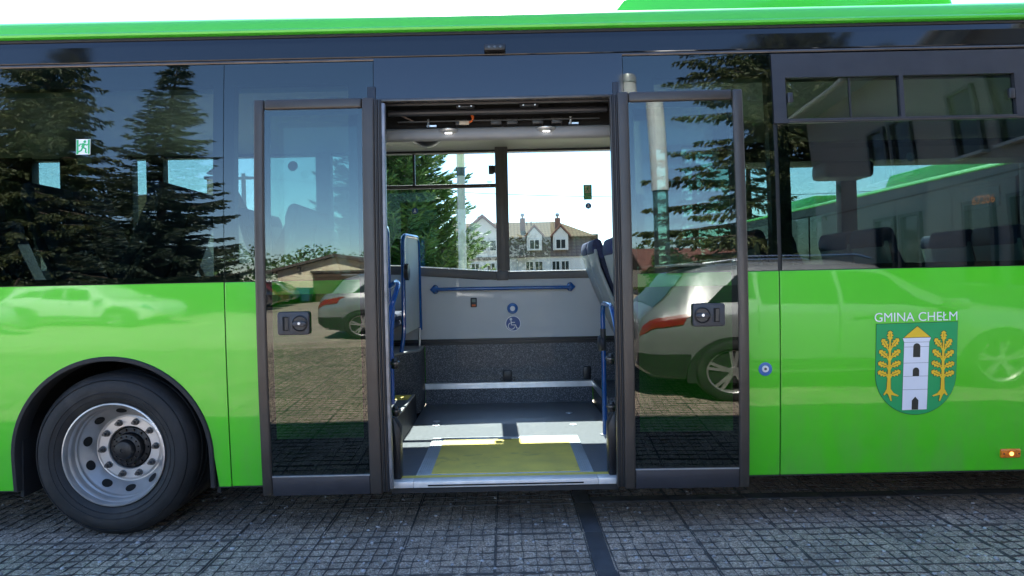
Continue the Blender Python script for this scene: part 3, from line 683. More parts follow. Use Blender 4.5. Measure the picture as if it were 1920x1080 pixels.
for x, z in ((.792, 2.134), (-.86, 2.12)):
    sb = MB().flat(disc(x, z, .029, 24), 2.4985).obj('seat_sticker', 'sign_blue', bus, smooth=0)
    MB().flat(disc(x, z + .013, .006, 10), 2.497).flat([(x - .006, z + .006), (x + .006, z + .006), (x + .014, z - .018), (x + .006, z - .018), (x, z - .008), (x - .006, z - .018), (x - .014, z - .018)], 2.497).obj('sticker_mark', 'sign_white', sb, smooth=0)
MB().flat([(-.17, 2.385), (-.12, 2.385), (-.12, 2.392), (-.17, 2.392)], 2.4985).flat([(-.165, 2.372), (-.125, 2.372), (-.125, 2.378), (-.165, 2.378)], 2.4985).obj('glass_print', 'sticker_back', bus, smooth=0)
# ceiling
extrude_x([(.10, 2.60), (.13, 2.66), (.36, 2.765), (.6, 2.80), (1.95, 2.80), (2.2, 2.775), (2.37, 2.71), (2.42, 2.668), (2.45, 2.668), (2.45, 2.85), (.10, 2.85)], IX0, IX1, cap=False).obj('ceiling', 'ceiling_grey', bus, smooth=40)
MB().lathe([(0, -.20), (.05, -.192), (.10, -.16), (.135, -.10), (.15, 0), (0, 0)], (-.585, 1.2, 2.665 + .004), 28, 'Z').obj('mirror_dome', 'black_plastic', bus, smooth=40)
MB().tube([(-.585, 1.2, 2.66), (-.585, 1.2, 2.81)], .02, 8).obj('dome_stem', 'black_plastic', bus)
# raised floors and podiums left of the doorway
MB().box(-1.66, -.7785, .09, .8495, .262, .512).box(IX0, -2.93, .09, .8495, .262, .512).box(IX0, -.7785, .85, 1.70, .262, .512).obj('aisle_floor', 'floor_vinyl', bus)
MB().box(-.800, -.7780, .05, 1.65, .5125, .522).obj('step_nosing', 'cover_grey', bus)
MB().box(-1.05, -.80, 1.45, 1.66, .5125, .5145).obj('step_mark', 'yellow_floor', bus)
MB().box(-.7785, -.7765, .05, 1.72, .3, .5115).obj('step_riser', 'black_frit', bus)
pod = [(-.780, 2.36), (-.780, 2.00), (-.845, 1.90), (-.96, 1.72), (IX0, 1.72), (IX0, 2.36)]
MB().prism(pod, .30, .835, 'Z').obj('seat_podium', 'speckled_panel', bus)
MB().prism([(-.772, 2.36), (-.772, 1.995), (-.838, 1.893), (-.955, 1.71), (IX0, 1.71), (IX0, 2.36)], .8355, .852, 'Z').obj('podium_top', 'cover_grey', bus, bevel=.003)
MB().box(-1.66, -.80, .112, .62, .5125, .72).obj('seat_podium', 'speckled_panel', bus, bevel=.01)
MB().box(IX0, -1.67, .112, .95, 1.105, 1.15).obj('seat_podium', 'speckled_panel', bus, bevel=.01)
# right: podium under the front seats
MB().box(.775, IX1, .09, 1.0, .262, .45).obj('seat_podium', 'floor_vinyl', bus)
MB().box(.775, IX1, 1.0, 1.5, .262, .30).obj('aisle_floor', 'floor_vinyl', bus)
MB().box(.790, IX1, 1.5, 2.40, .262, .488).obj('seat_podium', 'speckled_panel', bus)
MB().box(.776, .79, 1.5, 2.40, .441, .494).obj('ledge_strip', 'aluminium', bus)
# near inner lining and end walls
for x0, x1 in ((IX0, -2.9), (-1.7, -.73), (.66, IX1)): MB().box(x0, x1, .085, .11, .3, 1.46).obj('lining_panel', 'wall_grey', bus)
MB().box(-2.9, -1.7, .085, .11, 1.1, 1.46).obj('lining_panel', 'wall_grey', bus)
# far outer skin
MB().box(XL, XR, 2.51, 2.55, SK, 1.53).obj('side_panel', 'green_paint', bus)
MB().box(XL, XR, 2.508, 2.545, 2.66, 2.94).obj('cant_rail_panel', 'black_gloss', bus)
# ends
for x0, x1 in ((XL, XL + .06), (XR - .06, XR)):
    MB().box(x0, x1, .06, 2.49, .3, 1.3).obj('end_panel', 'green_paint', bus, bevel=.01)
    MB().box(x0 + .01, x1 - .01, .08, 2.47, 1.302, 2.65).obj('end_window', 'side_glass', bus)
    MB().box(x0, x1, .06, 2.49, 2.652, 2.94).obj('end_panel', 'black_gloss', bus, bevel=.01)
# ---- seats
def make_seat(shell='seat_shell'):
    r = thing('seat', '', ''); [r.__delitem__(k) for k in ('label', 'category')]; r.parent = bus
    b = MB(); prof = [(.04, .40), (.0, .47), (-.06, .62), (-.15, .82), (-.225, 1.02), (-.262, 1.16), (-.262, 1.20), (-.235, 1.20), (-.205, 1.05), (-.13, .86), (-.03, .63), (.04, .5), (.45, .46), (.46, .42), (.43, .40)]
    b.prism(prof, -.20, .20).obj('seat_shell', shell, r, bevel=.012)
    MB().prism([(-.222, 1.14), (-.192, 1.05), (-.12, .86), (-.02, .63), (.05, .52), (.12, .56), (.06, .66), (-.05, .88), (-.13, 1.08), (-.18, 1.18)], -.185, .185).obj('seat_cushion', 'seat_fabric', r, bevel=.02, seg=3)
    MB().box(.04, .47, -.19, .19, .462, .53).obj('seat_cushion', 'seat_fabric', r, bevel=.025, seg=3)
    MB().prism([(-.270, 1.16), (-.275, 1.22), (-.262, 1.27), (-.235, 1.285), (-.20, 1.27), (-.175, 1.20), (-.175, 1.12), (-.21, 1.12), (-.23, 1.16)], -.195, .195).obj('headrest', 'seat_blue', r, bevel=.022, seg=3)
    MB().box(.10, .30, -.08, .08, 0, .40).obj('seat_pedestal', 'black_plastic', r)
    return r
s0 = make_seat(); s1 = make_seat('seat_fabric'); used = set()  # left rows get dark shells: their backlit silhouette is put into the colour
def seat(x, y, z):
    p_ = s0 if x > 0 else s1
    o = p_ if p_ not in used else copy_tree(p_, bus); used.add(p_)
    o.location = (x, y, z)
    if x < -1.7 and y < 1:
        for c in list(o.children):
            if c.name.startswith('seat_pedestal'): bpy.data.objects.remove(c)
for x in (.97, 1.75, 2.53, 3.33, 4.13):
    for y in (.33, .77): seat(x, y, .45)
    for y in (1.73, 2.17): seat(x, y, .488)
for x in (-2.66, -3.46, -4.3):
    for y in (.36, .80): seat(x, y, .83)
for x in (-1.38, -1.9, -2.66, -3.46, -4.3):
    for y in (1.73, 2.17): seat(x, y, .80 if x < -1.5 else .66)
for x in (-1.52, -2.36): seat(x, .38, .67 if x > -2 else .83); seat(x, .80, .67 if x > -2 else .83)
for o in [c for c in bus.children if c.name.startswith('seat') and c.type == 'EMPTY' and c.location.y < 1 and -2.4 < c.location.x < -1]: o.rotation_euler.z = math.pi
# overhead air duct towards the front
extrude_x([(2.20, 2.58), (2.22, 2.47), (2.28, 2.44), (2.40, 2.44), (2.40, 2.66), (2.28, 2.66), (2.22, 2.63), (2.20, 2.58)], 1.95, 5.9).obj('air_duct', 'black_plastic', bus, bevel=.01)
MB().box(2.86, 3.30, 2.08, 2.38, 2.30, 2.45).obj('ticket_display', 'black_frit', bus, bevel=.04, seg=3)
# ---- blue tube dividers and handrails
def divider(x0, y0, x1, y1, zb, zt, zpost):
    d_ = thing('divider', '', ''); [d_.__delitem__(k) for k in ('label', 'category')]; d_.parent = bus
    path = fillet([(x0 - .02, y0 - .03, zpost), (x0, y0, zpost + .16), (x0 + .005, y0, zt), (x1, y1, zt + .005), (x1 + .005, y1, zb)], .09, 6)
    MB().tube(path, .019, 10).obj('divider_tube', 'blue_tube', d_)
    v = []; n = 6
    pts = [(0.02, zb + .0), (.98, zb + .03), (.98, zt - .07), (.90, zt - .01), (.10, zt - .01), (.02, zt - .07)]
    b = MB(); v = [(x0 + (x1 - x0) * t - .004, y0 + (y1 - y0) * t, z) for t, z in pts] + [(x0 + (x1 - x0) * t + .004, y0 + (y1 - y0) * t, z) for t, z in pts]
    b.add(v, [tuple(range(n)), tuple(range(2 * n - 1, n - 1, -1))] + [(i, (i + 1) % n, n + (i + 1) % n, n + i) for i in range(n)])
    b.obj('divider_board', 'blue_board', d_, smooth=0)
    return d_
dv = divider(-.885, 1.83, -.815, 2.33, 1.0, 1.85, .852)
MB().lathe([(0, -.012), (.05, -.010), (.072, .0), (.072, .03), (0, .03)], (-.865, 1.84, 1.535), 20, 'X').obj('belt_reel', 'black_plastic', dv, smooth=30)
MB().tube([(-.815, 2.30, .852), (-.815, 2.30, 1.02)], .012, 8).obj('divider_post', 'aluminium', dv)
dv2 = divider(-.80, .18, -.80, .62, .95, 1.82, .512)
# door handrails
hr = MB().tube(fillet([(-.735, .13, .56), (-.735, .13, .95), (-.738, .20, 1.22), (-.70, .44, 1.44), (-.74, .60, 1.46), (-.79, .62, 1.42)], .10, 6), .018, 10).obj('door_handrail', 'blue_tube', bus)
MB().tube(fillet([(-.725, .28, .70), (-.725, .28, 1.10), (-.72, .36, 1.36)], .08, 5), .013, 10).obj('door_handrail', 'blue_tube', bus)
MB().tube(fillet([(.700, 1.04, .30), (.700, 1.04, 1.27), (.695, .60, 1.27), (.690, .34, 1.12), (.690, .30, .45)], .10, 7), .018, 12).obj('door_handrail', 'blue_tube', bus)
MB().lathe([(0, -.02), (.05, -.016), (.062, 0), (.062, .02), (0, .02)], (.680, 1.06, .97), 20, 'X').obj('belt_reel', 'handle_plastic', bus, smooth=30)
MB().tube([(.700, 1.04, .92), (.700, 1.04, 1.08)], .021, 12).obj('rail_sleeve', 'handle_plastic', bus)
MB().tube([(.700, 1.04, .30), (.700, 1.04, .306)], .035, 16).obj('rail_foot', 'aluminium', bus)
# ---- marks on the near side
bt = MB().lathe([(.0435, .012), (.043, .004), (.038, -.002), (.022, -.003), (.0205, .0), (0, .0)], (1.487, bulge(.912), .912), 32).obj('door_button', 'button_blue', bus, smooth=30)
MB().lathe([(.0205, .002), (.019, -.005), (.010, -.006), (.0095, -.004), (0, -.004)], (1.487, bulge(.912), .912), 24).obj('button_cap', 'sign_white', bt, smooth=30)
MB().lathe([(.008, -.004), (.007, -.0075), (0, -.0075)], (1.487, bulge(.912), .912), 12).obj('button_dot', 'bolt_steel', bt, smooth=30)
ml = MB().box(2.858, 2.973, -.014, .012, .360, .413).obj('side_marker_lamp', 'amber_lens', bus, curve=True, bevel=.008, seg=3)
MB().lathe([(.012, -.0155), (0, -.018)], (2.916, bulge(.386), .386), 12).obj('lamp_bulb', 'amber_glow', ml)
for x in (2.872, 2.960): MB().lathe([(.005, -.0145), (0, -.016)], (x, bulge(.386), .386), 8).obj('lamp_screw', 'black_plastic', ml)
# exit sticker
st = MB().flat([(-2.485, 2.238), (-2.402, 2.238), (-2.402, 2.328), (-2.485, 2.328)], -.0015).obj('exit_sticker', 'sign_white', bus, smooth=0, curve=True)
MB().flat([(-2.482, 2.241), (-2.470, 2.241), (-2.470, 2.325), (-2.482, 2.325)], -.003).obj('sticker_side', 'sign_green', st, smooth=0, curve=True)
MB().flat([(-2.4155, 2.241), (-2.405, 2.241), (-2.405, 2.325), (-2.4155, 2.325)], -.003).obj('sticker_side', 'sign_green', st, smooth=0, curve=True)
runner(-2.443, 2.282, .098, -.0030, st, 'sign_green')
MB().flat([(-2.484, 2.18), (-2.400, 2.18), (-2.400, 2.232), (-2.484, 2.232)], .0075).obj('sticker_back', 'sticker_back', bus, smooth=0, curve=True)
MB().flat(disc(-2.443, 2.122, .026, 20), .0075).obj('sticker_back', 'sticker_back', bus, smooth=0, curve=True)
MB().flat(disc(-1.19, 2.125, .028, 24), -.116).obj('sticker_back', 'black_frit', bus, smooth=0, curve=True)
MB().flat(disc(2.36, 2.125, .026, 24), .0075).obj('sticker_back', 'sticker_back', bus, smooth=0, curve=True)
# coat of arms
crest = thing('coat_of_arms', '', ''); [crest.__delitem__(k) for k in ('label', 'category')]; crest.parent = bus
KS = .470 / 686
def E_(cx, cy): cy = cy + .021 * (cx - 515); cx = cx - .021 * (cy - 560); return (2.359 + (cx - 515) * KS, 1.160 - (cy - 212) * KS)
def epoly(l): return [E_(*p) for p in l]
EY = -.0015
sh = [(174, 222), (858, 200), (856, 640)] + [(515 + 341 * math.cos(R(a)), 645 + 343 * math.sin(R(a))) for a in range(4, 178, 6)] + [(174, 650)]
big = [(515 + (x - 515) * 1.007, 600 + (y - 600) * 1.009) for x, y in sh]
MB().flat(epoly(big), EY).obj('shield_edge', 'ink', crest, smooth=0, tang=.89)
MB().flat(epoly(sh), EY - .0008).obj('shield', 'shield_green', crest, smooth=0, tang=.89)
tw = [(405, 951), (409, 375), (396, 340), (634, 333), (620, 371), (614, 944)]
MB().flat(epoly([(517 + (x - 517) * 1.02, 640 + (y - 640) * 1.004) for x, y in tw]), EY - .0016).obj('tower_edge', 'ink', crest, smooth=0, tang=.89)
MB().flat(epoly(tw), EY - .0024).obj('tower', 'shield_white', crest, smooth=0, tang=.89)
MB().flat(epoly([(398, 338), (517, 234), (636, 331)]), EY - .0020).obj('tower_roof_edge', 'ink', crest, smooth=0, tang=.89)
MB().flat(epoly([(406, 335), (517, 239), (628, 329)]), EY - .0028).obj('tower_roof', 'shield_yellow', crest, smooth=0, tang=.89)
for a, b in (((409, 376), (621, 370)), ((411, 415), (620, 409)), ((410, 551), (617, 546)), ((409, 664), (617, 659)), ((407, 778), (616, 772))): MB().ribbon(epoly([a, b]), .0016, EY - .0030).obj('tower_line', 'ink', crest, smooth=0, tang=.89)
for x0, x1, zt, zb in ((486, 546, 382, 500), (487, 541, 588, 661)):
    r = (x1 - x0) / 2; MB().flat(epoly([(x0, zb), (x0, zt + r)] + [((x0 + x1) / 2 - r * math.cos(R(a)), zt + r - r * math.sin(R(a))) for a in range(15, 180, 15)] + [(x1, zt + r), (x1, zb)]), EY - .0032).obj('tower_window', 'ink', crest, smooth=0, tang=.89)
MB().flat(epoly([(485, 947), (485, 868), (513, 836), (541, 866), (540, 945)]), EY - .0032).obj('tower_door', 'ink', crest, smooth=0, tang=.89)
def leaf(px, py, ang, L, wd_, grow=0.):
    o = []; n = 18; ca, sa = math.cos(ang), math.sin(ang)
    for side in (1, -1):
        rr = range(n + 1) if side == 1 else range(n, -1, -1)
        for k in rr:
            t = k / n; w = wd_ * math.sin(math.pi * min(1, t * .93 + .04)) ** .6 * (1 - .25 * (1 - t)) * (1 + .30 * math.cos(t * 2 * math.pi * 3.5)) + grow
            a = t * L + (grow if t > .5 else -grow); o.append((px + ca * a - sa * w * side, py + sa * a + ca * w * side))
    return o
def oak(cx, mir):
    X = lambda x: cx + (x - 289) * mir
    parts = [((289, 365), -90, 88), ((272, 425), -122, 92), ((305, 415), -52, 92), ((275, 505), -140, 95), ((304, 500), -40, 95), ((275, 580), -158, 88), ((302, 578), -24, 90), ((275, 655), -160, 88), ((302, 655), -24, 90)]
    trunk = [(280, 440), (285, 330), (293, 330), (299, 440), (300, 640), (304, 770), (330, 805), (372, 826), (366, 834), (318, 822), (308, 822), (316, 872), (306, 874), (284, 820), (272, 806), (250, 825), (243, 818), (270, 770), (276, 640)]
    e = MB(); l = MB(); vn = MB()
    for (x, y), a, L in parts:
        a = R(a) if mir == 1 else math.pi - R(a)
        e.flat(epoly(leaf(X(x), y, a, L, 25, 3.5)), EY - .0016); l.flat(epoly(leaf(X(x), y, a, L, 25)), EY - .0024)
        vn.ribbon(epoly([(X(x), y), (X(x) + L * .75 * math.cos(a), y + L * .75 * math.sin(a))]), .0022, EY - .0027)
    tk = [(X(x), y) for x, y in trunk]; c = (X(289), 620)
    e.flat(epoly([(x + (3.5 if x > c[0] else -3.5), y + (3 if y > 700 else -3)) for x, y in tk]), EY - .0018); l2 = MB().flat(epoly(tk), EY - .0031)
    for (x, y), a, L in parts[1:]:
        a = R(a) if mir == 1 else math.pi - R(a); l2.ribbon(epoly([(X(289), y + 40), (X(x) + 10 * math.cos(a), y + 10 * math.sin(a))]), .007, EY - .0029)
    e.obj('oak_outline', 'ink', crest, smooth=0, tang=.89); l.obj('oak_leaves', 'shield_yellow', crest, smooth=0, tang=.89)['kind'] = 'stuff'
    vn.obj('oak_veins', 'ink', crest, smooth=0, tang=.89)['kind'] = 'stuff'; l2.obj('oak_trunk', 'shield_yellow', crest, smooth=0, tang=.89)
oak(289, 1); oak(741, -1)
textmesh('GMINA CHEŁM', .0735, 2.121, -.0015, 1.172, 'lettering', 'sign_white', crest, width=.478)

# ------------------------------------------------------------------ vegetation
def foliage(name, dark, light, scale=3.):
    m = bpy.data.materials.new(name); m.use_nodes = True; n = m.node_tree; b = n.nodes['Principled BSDF']; b.inputs['Roughness'].default_value = .6
    tc = n.nodes.new('ShaderNodeTexCoord'); no = n.nodes.new('ShaderNodeTexNoise'); no.inputs['Scale'].default_value = scale; no.inputs['Detail'].default_value = 5
    n.links.new(tc.outputs['Object'], no.inputs['Vector']); cr = n.nodes.new('ShaderNodeValToRGB'); e = cr.color_ramp.elements
    e[0].position = .36; e[1].position = .64; e[0].color = (*dark, 1); e[1].color = (*light, 1)
    n.links.new(no.outputs['Fac'], cr.inputs['Fac']); n.links.new(cr.outputs['Color'], b.inputs['Base Color'])
    tl = n.nodes.new('ShaderNodeBsdfTranslucent'); n.links.new(cr.outputs['Color'], tl.inputs[0])
    mx = n.nodes.new('ShaderNodeMixShader'); mx.inputs[0].default_value = .25
    n.links.new(b.outputs[0], mx.inputs[1]); n.links.new(tl.outputs[0], mx.inputs[2]); n.links.new(mx.outputs[0], n.nodes['Material Output'].inputs[0])
    MATS[name] = m
foliage('needles_blue', (.022, .040, .026), (.060, .085, .050))
foliage('needles_olive', (.035, .050, .014), (.10, .115, .035))
foliage('needles_fresh', (.045, .10, .025), (.13, .21, .055))
foliage('leaves', (.03, .075, .015), (.08, .15, .03), 1.)
mat('bark', (.085, .062, .045), .9, var=.4, scale=12, bump=.6, bscale=14)
def spruce(name, label, X, Y, h, r, seed, m, droop=.32, up=.22, hang=.5, z0=.05, n_whorl=34, per=8, group=None, shape=.85, twig=1., sub=6, fine=.7):
    rnd = random.Random(seed); root = thing(name, label, 'tree', (X, Y, 0), 0, group)
    MB().tube([(0, 0, -.1), (.02, 0, h * .3), (0, .02, h * .7), (0, 0, h * .99)], h * .018, 10, .012).obj('trunk', 'bark', root)
    V = []; F = []; bb = MB()
    def quad(p, dv, sv):
        o = len(V); V.extend([tuple(p - sv * .6), tuple(p + dv * .5 - sv), tuple(p + dv), tuple(p + dv * .5 + sv), ]); F.append((o, o + 1, o + 2, o + 3))
    for w in range(n_whorl):
        zt = z0 + (1 - z0) * (w + .3 * rnd.random()) / n_whorl
        L0 = r * (1 - zt) ** shape + .12; k = max(4, int(per * (.6 + .5 * (1 - zt)))); off = rnd.random() * 6
        for q in range(k):
            a = off + 2 * math.pi * q / k + rnd.uniform(-.3, .3); L = L0 * rnd.uniform(.62, 1.12); z = zt * h + rnd.uniform(-.5, .5) * h / n_whorl
            u = Vector((math.cos(a), math.sin(a), 0)); side = Vector((-math.sin(a), math.cos(a), 0)); dr = droop * rnd.uniform(.7, 1.3); ph = rnd.uniform(-.12, .12)
            def P(t): return u * (L * t) + side * (L * ph * t * t) + Vector((0, 0, z - dr * L * t + up * L * t * t))
            if L > .5: bb.tube([P(0), P(.35), P(.7), P(.97)], .012 + .008 * L, 4, .004)
            n = max(4, int(L / .13))
            for i in range(n):
                t = .12 + .88 * (i + rnd.random() * .6) / n; p = P(min(t, 1)); l = (.16 + .34 * L * .5 * (1 - t) * .9) * twig * rnd.uniform(.7, 1.25)
                for sd in (-1, 1, 0):
                    if sd == 0 and rnd.random() < .35: continue
                    dv = (u * .75 + side * (sd * rnd.uniform(.6, 1.0)) + Vector((0, 0, -hang * rnd.uniform(.3, 1.4) + up * .5))).normalized() * l
                    for j in range(sub):
                        f0 = j / sub; pp = p + dv * f0; ax = Vector((rnd.uniform(-1, 1), rnd.uniform(-1, 1), rnd.uniform(-1, 1)))
                        dd = (dv.normalized() + ax * .35).normalized() * (.11 + l * .28)
                        quad(pp, dd, dd.cross(ax).normalized() * rnd.uniform(.020, .042) * (1 + .18 * L) * fine)
    me = bpy.data.meshes.new('crown'); me.from_pydata(V, [], F); link('crown', me, m, root)
    bb.obj('branches', 'bark', root, smooth=60)
    return root
spruce('spruce', 'tall dark hanging spruce mirrored at the left edge of the bus windows', -15.1, -17.2, 15.5, 3.9, 3, 'needles_olive', droop=.42, up=.2, hang=1.1, n_whorl=50, per=12, z0=.10, shape=.7)
spruce('spruce', 'slim pointed spruce mirrored with its tip in the left bus window', -10.9, -17.2, 12.3, 3.0, 5, 'needles_blue', droop=.16, up=.26, hang=.35, n_whorl=42, per=10, z0=.09)
spruce('spruce', 'drooping olive spruce by the grey building, mirrored above the right door', 9.3, -16.4, 15.0, 6.6, 9, 'needles_olive', droop=.22, up=.12, hang=1.3, n_whorl=30, per=10, z0=.12, shape=.45, sub=7)
spruce('spruce', 'sunlit green fir behind the bus, seen through its left far window', -2.45, 11.0, 6.2, 2.0, 12, 'needles_fresh', droop=-.25, up=.3, hang=-.2, n_whorl=46, per=12, sub=10, fine=.36, z0=.04, shape=.62)
for X, Y, h, sd, lb in ((7.3, 22, 9.5, 21, 'dark conifer standing behind the far end of the second green bus'), (11.2, 27, 11, 22, 'tall conifer showing above the roof of the second green bus')):
    spruce('conifer', lb, X, Y, h, h * .27, sd, 'needles_olive', n_whorl=24, per=7, shape=.6)
# far wood behind the garage
def leaf_mass(name, m, blobs, n_each, size, seed):
    rnd = random.Random(seed); V = []; F = []
    for cx, cy, cz, rx, ry, rz in blobs:
        for _ in range(n_each):
            a = rnd.uniform(0, 6.283); b = math.acos(rnd.uniform(-1, 1)); q = rnd.uniform(.72, 1.05)
            p = Vector((cx + rx * q * math.sin(b) * math.cos(a), cy + ry * q * math.sin(b) * math.sin(a), cz + rz * q * math.cos(b)))
            if p.z < .02: continue
            u = Vector((rnd.uniform(-1, 1), rnd.uniform(-1, 1), rnd.uniform(-1, 1))).normalized() * size * rnd.uniform(.6, 1.3)
            w = u.cross(Vector((rnd.uniform(-1, 1), rnd.uniform(-1, 1), rnd.uniform(-1, 1)))).normalized() * size * rnd.uniform(.4, .8)
            o = len(V); V += [tuple(p - u), tuple(p + w), tuple(p + u), tuple(p - w)]; F.append((o, o + 1, o + 2, o + 3))
    me = bpy.data.meshes.new(name); me.from_pydata(V, [], F); return link(name, me, m)
rn = random.Random(4)
wood = leaf_mass('wood', 'leaves', [(-52 + 3.1 * k + rn.uniform(-1, 1), -52 + rn.uniform(-5, 5), rn.uniform(1.6, 2.6), rn.uniform(2.2, 3.4), 2.6, rn.uniform(2.6, 3.9)) for k in range(36)], 900, .2, 8)
wood['label'] = 'distant green wood along the horizon behind the garage'; wood['category'] = 'wood'; wood['kind'] = 'stuff'
hedge = leaf_mass('hedge', 'leaves', [(-34 + 2.2 * k, 44 + rn.uniform(-1, 1), .4, 1.6, 1.2, rn.uniform(.5, .9)) for k in range(44)], 260, .22, 9)
hedge['label'] = 'low green hedge beyond the bus in front of the houses'; hedge['category'] = 'hedge'; hedge['kind'] = 'stuff'
def bush(label, X, Y, r, h, seed):
    o = thing('bush', label, 'bush', (X, Y, 0)); rnd = random.Random(seed)
    c = leaf_mass('foliage', 'leaves', [(rnd.uniform(-.5, .5) * r, rnd.uniform(-.5, .5) * r, h * rnd.uniform(.35, .65), r * .6, r * .6, h * .42) for _ in range(7)], 330, .09, seed); c.parent = o
    MB().tube([(0, 0, 0), (.05, 0, h * .6)], .05, 6, .02).obj('stem', 'bark', o)
bush('light green bush at the foot of the white gabled house', -3.4, 38, 1.4, 3.0, 31)
bush('round bush behind the bus left of the sunlit fir', -6.2, 16.5, .8, 2.6, 32)
bush('small bush beyond the right end of the mansard house', 10.4, 50, 1.3, 4.2, 33)
bush('small green shrub mirrored beside the brown roofed building', 5.2, -22.5, .9, 2.9, 34)

# ------------------------------------------------------------------ buildings
mat('plaster_white', (.46, .44, .40), .85, var=.05, scale=2)
mat('plaster_cream', (.74, .59, .43), .85, var=.05, scale=1.5)
mat('plaster_grey', (.20, .205, .21), .85, var=.06, scale=1.5, bump=.1)
mat('brick_red', (.20, .09, .055), .85, var=.3, scale=20)
mat('roof_brown', (.085, .062, .052), .8, var=.2, scale=10)
mat('roof_red', (.15, .06, .045), .8, var=.2, scale=8)
mat('wood_trim', (.15, .055, .03), .6, var=.2)
mat('door_brown', (.065, .035, .02), .7, var=.2)
mat('metal_sheet', (.35, .37, .36), .45, metal=.3, var=.12, scale=6)
mat('window_dark', (.012, .014, .015), .12, var=.3, scale=2, spec=.35)
mat('curtain', (.40, .40, .38), .9, var=.2, scale=6)
def tile_mat(name, c1, c2, sx, sz):
    m = mat(name, c1, .95, var=0, spec=.02); n = m.node_tree; b = n.nodes['Principled BSDF']; tc = n.nodes.new('ShaderNodeTexCoord')
    mp = n.nodes.new('ShaderNodeMapping'); mp.inputs['Scale'].default_value = (1, 1, 1); n.links.new(tc.outputs['Object'], mp.inputs[0])
    sp = n.nodes.new('ShaderNodeSeparateXYZ'); n.links.new(mp.outputs[0], sp.inputs[0])
    def wave(sock, k):
        q = n.nodes.new('ShaderNodeMath'); q.operation = 'MULTIPLY'; q.inputs[1].default_value = k; n.links.new(sock, q.inputs[0])
        f = n.nodes.new('ShaderNodeMath'); f.operation = 'FRACT'; n.links.new(q.outputs[0], f.inputs[0]); return f
    a, c = wave(sp.outputs['X'], sx), wave(sp.outputs['Z'], sz)
    ad = n.nodes.new('ShaderNodeMath'); ad.operation = 'MULTIPLY'; n.links.new(a.outputs[0], ad.inputs[0]); n.links.new(c.outputs[0], ad.inputs[1])
    cr = n.nodes.new('ShaderNodeValToRGB'); e = cr.color_ramp.elements; e[0].color = (*c2, 1); e[1].color = (*c1, 1); e[1].position = .35
    n.links.new(ad.outputs[0], cr.inputs['Fac']); n.links.new(cr.outputs['Color'], b.inputs['Base Color'])
    bu = n.nodes.new('ShaderNodeBump'); bu.inputs['Strength'].default_value = .3; bu.inputs['Distance'].default_value = .03
    n.links.new(ad.outputs[0], bu.inputs['Height']); n.links.new(bu.outputs['Normal'], b.inputs['Normal'])
tile_mat('roof_tile', (.12, .093, .058), (.07, .053, .034), 3.2, 4.2)
tile_mat('roof_slate', (.15, .12, .10), (.10, .08, .07), 2.2, 3.5)
def window(parent, cx, z0, z1, w, y, fw=.14, two=True):
    """window in a wall that faces -Y: frame, dark glass, a curtain and a middle post"""
    wn = MB().box(cx - w / 2, cx + w / 2, y - .02, y + .0, z0, z1).obj('window', 'window_dark', parent, smooth=0)
    f = MB().box(cx - w / 2 - fw, cx - w / 2, y - .06, y, z0 - fw, z1 + fw).box(cx + w / 2, cx + w / 2 + fw, y - .06, y, z0 - fw, z1 + fw).box(cx - w / 2, cx + w / 2, y - .06, y, z1, z1 + fw).box(cx - w / 2, cx + w / 2, y - .08, y, z0 - fw, z0)
    f.obj('window_frame', 'plaster_white', wn, smooth=0)
    if two: MB().box(cx - .03, cx + .03, y - .05, y - .021, z0, z1).obj('window_post', 'plaster_white', wn, smooth=0)
    return wn
# mansard house straight behind the bus: d = 60 m, 21 px/m
H = thing('house', 'cream tiled mansard house with two white dormers and two brick chimneys', 'house', (2.6, 56, 0))
def hx(px): return (px - 950) * 60 / 1260 - 2.6
def hz(py): return 1.48 + (516 - py) * 60 / 1260
e0, e1 = hx(850), hx(1122)
MB().box(e0, e1 - .3, .25, 9, 0, hz(481)).obj('wall', 'plaster_white', H, smooth=0)
MB().add([(e0, 0, hz(481)), (e1, 0, hz(481)), (e1 - .6, .7, hz(444)), (e0, .7, hz(444)), (e0, 9.2, hz(481)), (e1, 9.2, hz(481)), (e1 - .6, 8.5, hz(444)), (e0, 8.5, hz(444))],
         [(0, 1, 2, 3), (1, 5, 6, 2), (4, 7, 6, 5), (0, 3, 7, 4)]).obj('mansard_roof', 'roof_slate', H, smooth=0)
rz, ez = hz(408), hz(443)
rf = MB().add([(e0, .25, ez), (e1 - .1, .25, ez), (hx(1054), 4.6, rz), (e0, 4.6, rz), (e1 - .1, 9, ez), (e0, 9, ez), (e0, .25, ez - .12), (e1 - .1, .25, ez - .12)], [(0, 1, 2, 3), (1, 4, 2), (3, 2, 4, 5), (0, 6, 7, 1), (0, 3, 5)]).obj('roof', 'roof_tile', H, smooth=0)
MB().box(hx(1098), hx(1128), 1.8, 4.2, hz(456), hz(438)).obj('side_roof', 'roof_tile', H, smooth=0)
